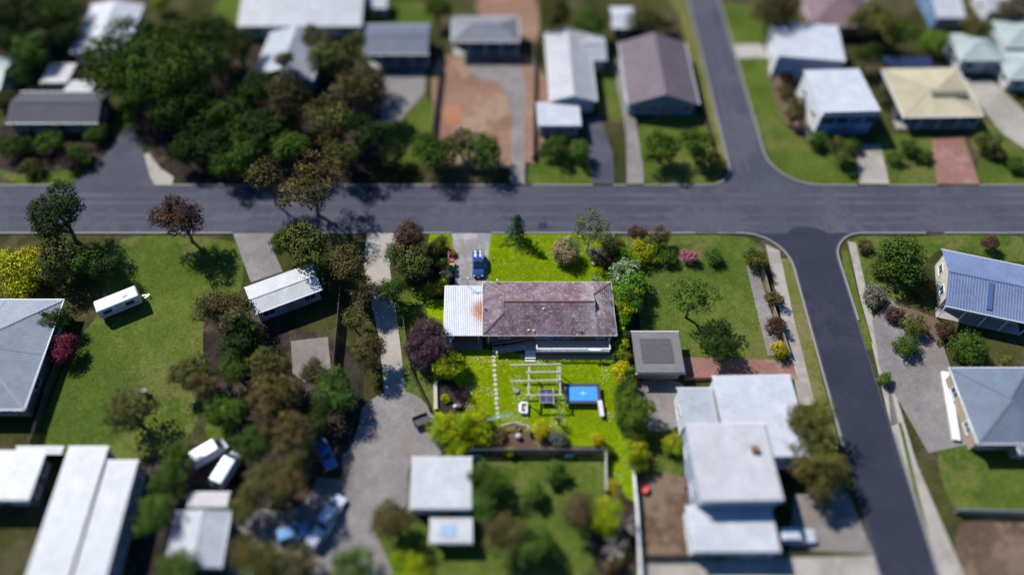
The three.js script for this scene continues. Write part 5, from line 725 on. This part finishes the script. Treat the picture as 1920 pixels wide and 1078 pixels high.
fence('paling_fence', 'low fence along the yellow verge of the upper side street', [[1262, 20], [1300, 150], [1338, 280]], 1.0, W.darkTimber);
fence('paling_fence', 'timber fence beside the white blocks of the upper corner', [[1440, 120], [1478, 200], [1520, 270]], 1.2, W.timber);
fence('paling_fence', 'garden fence along the footpath of the lower street', [[1424, 492], [1448, 580], [1478, 668]], 1.2, W.timber);
fence('paling_fence', 'grey fence below the lawn at the lower right', [[1790, 962], [1930, 966]], 1.5, W.iron);
fence('paling_fence', 'dark fence along the bottom of the white house plot', [[1200, 1046], [1330, 1046], [1470, 1044]], 1.2, W.darkTimber);
fence('brick_wall', 'red brick wall along the terrace above the large white house', [[1290, 712], [1400, 712]], 0.7, W.brickWall, { category: 'wall' });
fence('paling_fence', 'fence between the lawn yard and the gravel drive', [[756, 600], [770, 700], [806, 772]], 1.3, W.darkTimber);
for (const [x, y, l] of [[1207, 918, 'red plastic tub beside the pale lane fence']]) { const p = at(x, y), g = thing('yard_tub', l, 'tub', p), m = std(0.40, 0.07, 0.05); part(g, 'tub', new THREE.LatheGeometry([[0, 0.02], [0.5, 0.02], [0.62, 0.5], [0.68, 0.52], [0.64, 0.52], [0.5, 0.1], [0, 0.08]].map((q) => new THREE.Vector2(...q)), 18).translate(0, 0.06, 0), m); part(g, 'handle', bar(V(-0.2, 0.6, 0.66), V(0.2, 0.6, 0.66), 0.05), m); }
{ const p = at(790, 792), g = thing('trailer', 'small dark trailer at the edge of the gravel yard', 'trailer', p, 0.4), m = worn(0.09, 0.075, 0.09); part(g, 'tray', box(2.2, 0.1, 1.4, 0, 0.55, 0), m); for (const s of [-1, 1]) { part(g, 'side', box(2.2, 0.4, 0.05, 0, 0.78, s * 0.72), m); part(g, 'wheel', new THREE.CylinderGeometry(0.3, 0.3, 0.18, 14).rotateX(Math.PI / 2).translate(0, 0.36, s * 0.85), W.rubber); part(g, 'tail_gate', box(0.05, 0.4, 1.38, s * 1.08, 0.78, 0), m); } part(g, 'drawbar', bar(V(1.1, 0.5, 0), V(2.1, 0.45, 0), 0.08), W.metal); }

{ const a = at(1770, 700), b = at(1792, 828), g = thing('white_wall', 'low white rendered wall left of the steel blue roof', 'wall', a), e = b.clone().sub(a); part(g, 'wall_body', bar(V(0, 0.25, 0), e.clone().add(V(0, 0.25, 0)), 0.9, 0.5), W.wallWhite); part(g, 'coping', bar(V(0, 0.54, 0), e.clone().add(V(0, 0.54, 0)), 1.0, 0.08), W.trim); }
for (const [x, y, l] of [[1288, 868, 'upper red brick planter against the large white house'], [1290, 905, 'lower red brick planter against the large white house']]) { const g = thing('brick_planter', l, 'planter', at(x, y)); for (const s of [-1, 1]) { part(g, 'planter_side', box(0.15, 0.5, 1.6, s * 0.5, 0.25, 0), W.brickWall); part(g, 'planter_end', box(0.84, 0.5, 0.15, 0, 0.25, s * 0.72), W.brickWall); } part(g, 'planter_soil', box(0.84, 0.3, 1.28, 0, 0.2, 0), M.soil); }
{ const p = at(866, 300), g = thing('power_pole', 'grey timber power pole with crossarm by the brown yard kerb', 'power pole', p); part(g, 'pole', cyl(0.17, 0.12, 8.2, 0, 0, 0, 12), W.greyTimber); const c = part(g, 'crossarm', box(2.0, 0.12, 0.12, 0, 7.7, 0.16), W.greyTimber); for (const x of [-0.9, -0.4, 0.4, 0.9]) part(c, 'insulator', cyl(0.05, 0.035, 0.16, x, 7.77, 0.16), W.trim); }
// ------------------------------------------------------------ trees and shrubs of the neighbours: [name, label, x, y, height of crown middle, radius, palette, options]
const T = tree, S = shrub;
T('pine_tree', 'huge dark green spreading tree in the upper left', 290, 112, 8.5, 10.2, 'deep', { rv: 5.0, lobes: 12, open: 1.25, leaf: 0.42 });
T('pine_tree', 'dark tree behind the huge spreading tree', 395, 60, 7, 4.5, 'dark'); T('pine_tree', 'dark tree in the top left corner', 25, 30, 6, 5.5, 'dark'); T('garden_tree', 'olive tree at the top edge left of the long white roof', 110, 20, 6, 4.2, 'deep'); T('garden_tree', 'round mid green tree left of the long white roof', 58, 92, 5, 4.4, 'green', { rv: 3.6 }); T('garden_tree', 'small tree below the round green tree', 40, 140, 3.5, 2.4, 'deep');
S('garden_shrub', 'tan shrub at the left edge by the grey roof', 8, 185, 1.5, 2.2, 'olive'); S('garden_shrub', 'yellow green shrub at the top edge beside the lane', 300, 5, 2.2, 2.0, 'lime');
const far = [
  ['wood_tree', 'dark tree in the shade right of the huge tree', 370, 190, 6, 5.0, 'dark'], ['wood_tree', 'dark tree above the lane mouth', 320, 215, 5, 4.8, 'dark'], ['wood_tree', 'deep green tree in the upper wood', 430, 215, 5.5, 4.5, 'deep'], ['wood_tree', 'olive yellow tree top among dark trees', 412, 128, 6, 2.8, 'olive'], ['wood_tree', 'dark tree left of the blue fronted house', 448, 90, 6, 3.6, 'dark'],
  ['wood_tree', 'brown olive tree below the blue fronted house', 545, 185, 6.5, 4.5, 'brown'], ['wood_tree', 'brown olive tree right of the gabled roof', 640, 110, 7, 5.0, 'olive'], ['wood_tree', 'tall brown tree by the curved grey drive', 672, 165, 7, 4.4, 'brown'], ['wood_tree', 'olive tree at the left of the curved drive', 620, 225, 6.5, 4.6, 'olive'], ['wood_tree', 'dark tree in the middle of the upper wood', 500, 240, 5, 4.4, 'dark'],
  ['wood_tree', 'green tree near the road in the upper wood', 545, 275, 5, 3.8, 'green'], ['wood_tree', 'dark roadside tree left of the olive one', 395, 268, 4.5, 3.8, 'dark'], ['wood_tree', 'deep green roadside tree above the kerb', 455, 290, 4.5, 3.6, 'deep'], ['wood_tree', 'shaded roadside tree right of the lane', 340, 280, 4, 3.2, 'dark'], ['wood_tree', 'dark tree by the dry grass strip', 690, 250, 5.5, 3.6, 'dark'], ['wood_tree', 'olive tree over the upper kerb', 640, 290, 5, 3.4, 'olive'],
  ['road_tree', 'wide thin brown tree overhanging the road', 580, 345, 7.5, 4.8, 'brown', { rv: 3, dens: 0.6, open: 1.2, leaf: 0.3 }], ['road_tree', 'brown tree spreading over the upper kerb', 500, 330, 7, 3.6, 'brown', { dens: 0.6 }], ['yard_tree', 'big olive tree below the road beside the white shed', 572, 452, 5.5, 4.2, 'olive'], ['yard_tree', 'brown tree right of the white shed corner', 655, 500, 5.5, 3.2, 'brown'], ['yard_tree', 'deep green tree left of the olive road tree', 535, 450, 4, 2.6, 'deep'],
  ['yard_tree', 'reddish brown tree at the left corner of the paved drive', 768, 440, 4.5, 3.0, 'russet'], ['yard_tree', 'dark olive tree below the reddish one', 770, 490, 4, 3.4, 'olive'], ['yard_tree', 'deep green tree beside the concrete drive', 745, 475, 3.5, 2.2, 'deep'],
  ['left_tree', 'tall dark tree over the road on the left', 105, 400, 7, 5.4, 'dark', { leaf: 0.3 }], ['left_tree', 'dark russet tree over the road beside the lawn', 338, 408, 6, 4.2, 'russet', { leaf: 0.28 }], ['left_tree', 'olive tree between the yellow bush and lawn', 110, 482, 4.5, 4.2, 'olive'], ['left_tree', 'mid green tree at the lawn corner', 175, 490, 3.5, 3.0, 'green'], ['left_tree', 'dark tree above the caravan', 205, 505, 3.2, 2.4, 'dark'],
  ['yellow_bush', 'bright yellow bush at the left edge', 38, 500, 2.8, 4.4, 'yellow', { dens: 1.3 }], ['plum_bush', 'crimson leaved shrub beside the grey villa', 118, 655, 1.8, 2.2, 'crimson'], ['left_tree', 'dark tree between villa and caravan', 100, 600, 2.6, 2.2, 'deep'],
  ['yard_tree', 'brown olive tree below the white shed', 420, 585, 5, 3.8, 'brown'], ['yard_tree', 'dark tree in the shadow of the white shed', 455, 640, 4, 3.8, 'dark'], ['yard_tree', 'olive tree left of the concrete pad', 500, 690, 5, 3.4, 'olive'], ['yard_tree', 'brown tree among the yard trees', 510, 740, 5.5, 4.2, 'brown'], ['yard_tree', 'green tree below the concrete pad', 628, 728, 3.5, 3.2, 'green'], ['yard_tree', 'brown tree below the yard trees', 530, 800, 5, 3.4, 'brown'],
  ['yard_tree', 'olive tree at the end of the left lawn', 350, 700, 4, 3.0, 'olive'], ['yard_tree', 'thin brown tree in the left lawn', 240, 770, 4.5, 4.2, 'brown', { dens: 0.35 }], ['yard_tree', 'green tree right of the left lawn', 415, 770, 3.5, 2.8, 'green'], ['yard_tree', 'small olive tree beside the dark shed fence', 662, 600, 3, 1.9, 'olive'], ['yard_tree', 'dark tree beside the concrete drive', 690, 655, 4, 2.8, 'brown'],
  ['golden_tree', 'golden brown tree in the gravel yard', 525, 905, 5, 3.6, 'brown', { leaf: 0.28 }], ['yard_tree', 'olive tree left of the golden yard tree', 485, 900, 4.2, 2.6, 'olive'], ['yard_tree', 'deep green tree beside the large white shed', 292, 962, 4, 3.0, 'green'], ['yard_tree', 'dark tree above the large white shed corner', 310, 905, 3.6, 2.6, 'deep'], ['yard_tree', 'green tree at the bottom edge below the workshop', 335, 1072, 3, 2.8, 'green'], ['yard_tree', 'olive tree at the bottom edge', 500, 1060, 3.5, 3.0, 'olive'], ['yard_tree', 'brown green tree at the bottom of the gravel yard', 560, 1060, 3, 2.4, 'brown'], ['yard_tree', 'yellow green tree at the bottom left of the outbuilding', 770, 1070, 2.5, 2.6, 'lime'], ['yard_tree', 'green tree right of the gravel entrance', 655, 1070, 3, 2.8, 'green'],
  ['yard_tree', 'dark brown tree left of the white outbuilding', 728, 972, 3.6, 2.7, 'brown'], ['lower_tree', 'deep green tree right of the white outbuilding', 915, 900, 3, 2.5, 'deep'], ['lower_tree', 'brown tree in the lower middle garden', 945, 1000, 4, 2.8, 'brown'], ['lower_tree', 'green tree in the lower middle garden', 1010, 1015, 3, 2.4, 'green'], ['lower_tree', 'brown tree left of the grass lane tree', 1085, 960, 3.5, 2.6, 'brown'], ['lower_tree', 'pale green bush below the dark rear fence', 1040, 890, 1.3, 1.8, 'green'], ['lower_tree', 'green bush below the middle of the rear fence', 1000, 925, 1.6, 1.7, 'green'],
  ['front_tree', 'dark rounded tree at the brown yard kerb', 815, 285, 4, 3.4, 'deep'], ['front_tree', 'dark tree right of the brown yard', 905, 280, 4, 3.7, 'deep'], ['front_tree', 'olive tree between the kerb trees', 862, 265, 3.5, 2.7, 'olive'], ['front_hedge', 'dark hedge bush in front of the low white wing', 1040, 278, 2, 2.4, 'deep'], ['front_hedge', 'green hedge bush beside the dark drive', 1085, 280, 2, 2.2, 'green'],
  ['front_tree', 'dark tree in front of the plum house', 1240, 278, 3.5, 3.6, 'deep'], ['front_tree', 'dark green tree at the upper street corner', 1312, 272, 3.6, 3.3, 'deep'], ['front_tree', 'small tree beside the plum house front', 1340, 300, 2, 1.5, 'olive'], ['back_tree', 'olive tree behind the white ribbed roof house', 1040, 25, 5, 3.6, 'olive'], ['back_tree', 'green tree between white house and shed', 1110, 40, 4, 3.0, 'green'], ['back_tree', 'brown tree right of the little white shed', 1215, 40, 4, 3.6, 'olive'], ['back_tree', 'orange brown bush at the upper street verge', 1250, 45, 2, 1.7, 'brown'], ['back_tree', 'tree behind the slate roofed house', 820, 15, 4, 3.0, 'deep'],
  ['back_tree', 'large brown olive tree right of the upper street', 1450, 15, 6, 4.8, 'brown'], ['back_tree', 'olive tree behind the mauve roof', 1640, 40, 5, 4.4, 'olive'], ['back_tree', 'dark tree beside the mauve roof', 1690, 65, 4, 3.2, 'deep'], ['lime_bush', 'round lime green bush beside the mint roofs', 1752, 78, 2.6, 2.8, 'bright'], ['back_tree', 'dark tree behind the solar panels', 1630, 100, 4, 2.6, 'dark'], ['back_tree', 'olive tree in the top right', 1830, 55, 4, 3.0, 'olive'], ['back_tree', 'brown tree at the top right edge', 1905, 10, 5, 3.2, 'brown'], ['corner_tree', 'olive tree in front of the blue glazed house', 1580, 280, 2.6, 2.4, 'olive'], ['corner_tree', 'small tree left of the blue glazed house', 1490, 215, 2.5, 2.0, 'brown'], ['corner_tree', 'deep green hedge before the tan house', 1705, 275, 1.5, 1.6, 'deep'], ['corner_tree', 'green bush right of the brick drive', 1850, 265, 1.8, 2.2, 'olive'],
  ['hedge_bush', 'brown hedge bush at the corner above the neighbour lawn', 1195, 440, 2, 1.7, 'russet'], ['hedge_bush', 'dark hedge bush beside the brown one', 1240, 445, 2, 1.8, 'brown'], ['hedge_bush', 'yellow olive hedge bush over the neighbour lawn', 1205, 475, 1.6, 2.2, 'lime'], ['pink_bush', 'pink flowering bush on the neighbour lawn edge', 1292, 481, 1.0, 1.4, 'pink'], ['hedge_bush', 'long green hedge bush left of the pink one', 1255, 482, 1, 1.6, 'deep'], ['hedge_bush', 'green hedge bush right of the pink one', 1340, 482, 1, 1.6, 'green'], ['hedge_bush', 'dark bush at the street corner of the neighbour lawn', 1415, 485, 1.8, 2.0, 'olive'],
  ['lawn_tree', 'thin green tree on the neighbour lawn', 1300, 560, 5, 3.6, 'green', { dens: 0.5 }], ['lawn_tree', 'dark tree above the brick terrace', 1345, 635, 3.5, 3.0, 'dark'], ['hedge_bush', 'brown garden bush by the street footpath', 1452, 560, 1.2, 1.6, 'brown'], ['hedge_bush', 'red brown garden bush by the street footpath', 1458, 610, 1.2, 1.6, 'russet'], ['hedge_bush', 'yellow bush above the brick terrace end', 1462, 655, 1.2, 1.5, 'gold'],
  ['street_tree', 'large olive tree beside the large white house', 1520, 800, 4.5, 3.4, 'olive'], ['street_tree', 'brown olive tree below the large olive one', 1540, 870, 4.5, 3.7, 'olive'], ['street_tree', 'brown tree near the lower street driveway', 1535, 918, 3, 2.4, 'brown'], ['hedge_bush', 'lime bush left of the large white house', 1262, 835, 1.3, 1.5, 'lime'],
  ['corner_tree', 'dark green tree left of the blue roof', 1690, 480, 4.5, 4.2, 'deep'], ['corner_tree', 'bright green bush below the dark tree', 1705, 515, 2, 1.6, 'lime'], ['corner_tree', 'grey green shrub by the lower street kerb', 1640, 555, 1.2, 1.9, 'grey'], ['corner_tree', 'brown shrub in the stony garden', 1680, 590, 1, 1.5, 'russet'], ['corner_tree', 'dark green shrub under the blue roof eave', 1825, 655, 2.2, 3.0, 'deep'], ['corner_tree', 'dark shrub above the steel roof', 1700, 650, 1, 1.7, 'deep'], ['corner_tree', 'small green bush on the pale drive', 1660, 712, 0.8, 1.0, 'green'], ['corner_tree', 'brown bush at the top right of the crossing', 1860, 455, 1.6, 1.4, 'russet'], ['corner_tree', 'small bush at the far street corner', 1625, 462, 1, 1.3, 'brown'],
  ['garden_bush', 'dark garden bush below the grey roof', 30, 275, 1.8, 3.0, 'deep'], ['garden_bush', 'green garden bush below the grey roof', 90, 265, 1.8, 2.6, 'green'], ['garden_bush', 'dark garden bush beside the lane grass', 150, 290, 1.6, 2.4, 'deep'], ['garden_bush', 'purple leaved bush in the upper left garden', 130, 305, 1.3, 1.6, 'purple'], ['garden_bush', 'olive garden bush above the left road', 55, 312, 1.4, 2.2, 'olive'], ['garden_bush', 'green bush at the right end of the grey roof', 180, 250, 1.6, 2.0, 'green'],
  ['corner_dark_tree', 'black green tree at the very top left', 70, 25, 6, 5.0, 'dark'], ['corner_dark_tree', 'dark tree below the top left corner', 15, 75, 5, 4.0, 'dark'], ['corner_dark_tree', 'dark tree squeezed beside the long white roof', 125, 62, 4.5, 3.0, 'dark'], ['corner_dark_tree', 'dark conical tree right of the two white sheds', 215, 150, 4, 3.0, 'dark'],
  ['wood_tree', 'dark tree in the middle of the upper wood edge', 385, 235, 4.5, 4.0, 'dark'], ['wood_tree', 'black green tree under the huge spreading tree', 300, 185, 4, 4.2, 'dark'], ['wood_tree', 'dark tree between the gabled house and wood', 470, 170, 5, 4.0, 'dark'], ['wood_tree', 'deep green tree over the upper kerb by the lane', 420, 310, 4, 2.6, 'deep'], ['wood_tree', 'small olive tree beside the dry grass strip', 735, 290, 3, 2.4, 'olive'], ['wood_tree', 'brown tree over the roof of the gabled house', 590, 75, 6, 3.0, 'brown'], ['wood_tree', 'thin brown tree before the gabled house', 535, 110, 6.5, 1.9, 'brown'],
  ['yard_tree', 'dark tree left of the blue parked car', 560, 835, 4.5, 3.4, 'brown'], ['yard_tree', 'black green tree above the blue parked car', 590, 792, 3.5, 2.6, 'dark'], ['yard_tree', 'dark tree right of the two vans', 470, 840, 4, 2.8, 'deep'], ['yard_tree', 'dark tree between the vans and large shed', 330, 860, 3.2, 2.4, 'deep'], ['yard_tree', 'olive tree beside the lean-to', 455, 950, 3, 2.0, 'olive'], ['yard_tree', 'brown tree at the bottom right of the workshop', 460, 1040, 3, 2.2, 'brown'], ['yard_tree', 'olive tree beside the left lawn end', 380, 720, 4.5, 2.6, 'brown'], ['yard_tree', 'dark tree in the corner of the left lawn', 440, 690, 4, 2.6, 'deep'], ['yard_tree', 'brown tree left of the deep green yard tree', 585, 700, 4, 2.2, 'brown'],
  ['yard_tree', 'dark tree in front of the reddish corner tree', 735, 540, 3.2, 2.4, 'deep'], ['yard_tree', 'dark brown tree right of the white shed drive', 680, 545, 4, 2.4, 'brown'],
  ['lower_tree', 'green tree behind the white outbuilding corner', 905, 945, 2.8, 1.8, 'green'],
  ['corner_bush', 'brown garden bush beside the white flat roofed houses', 1475, 170, 1.2, 1.8, 'brown'], ['corner_bush', 'tan garden bush along the timber fence', 1498, 195, 1.2, 1.7, 'olive'], ['corner_bush', 'green bush at the foot of the timber fence', 1535, 262, 1.3, 2.0, 'green'], ['corner_bush', 'dark bush before the blue glazed front', 1600, 268, 1.2, 1.9, 'deep'], ['corner_bush', 'red brown bush between the two white flat roofs', 1475, 145, 1.0, 1.4, 'russet'], ['corner_bush', 'brown bush between white house and tan roof', 1670, 180, 1.6, 2.0, 'brown'], ['corner_bush', 'dark green hedge left of the brick drive', 1735, 290, 1.0, 1.6, 'deep'], ['corner_bush', 'dark green hedge below the tan house', 1680, 296, 1.0, 1.5, 'deep'], ['corner_bush', 'brown bush right of the brick drive top', 1870, 285, 1.2, 1.8, 'brown'], ['corner_bush', 'olive bush at the right edge above the road', 1905, 310, 1.0, 1.7, 'deep'],
  ['corner_bush', 'olive bush at the street corner by the dark tree', 1650, 500, 1.2, 1.8, 'olive'], ['corner_bush', 'brown bush below the dark green corner tree', 1730, 540, 1.2, 1.8, 'brown'], ['corner_bush', 'dark bush beside the pale side wall', 1715, 610, 1.2, 2.0, 'olive'], ['corner_bush', 'russet bush under the blue roof corner', 1775, 620, 1.3, 1.7, 'russet'], ['corner_bush', 'olive bush beside the steel roof top', 1900, 690, 1.2, 1.8, 'olive'],
];
for (const [n, l, x, y, h, r, p, o] of far) (/bush|hedge_/.test(n) ? S : T)(n, l, x, y, h, r, p, o);

renderer.render(scene, camera);
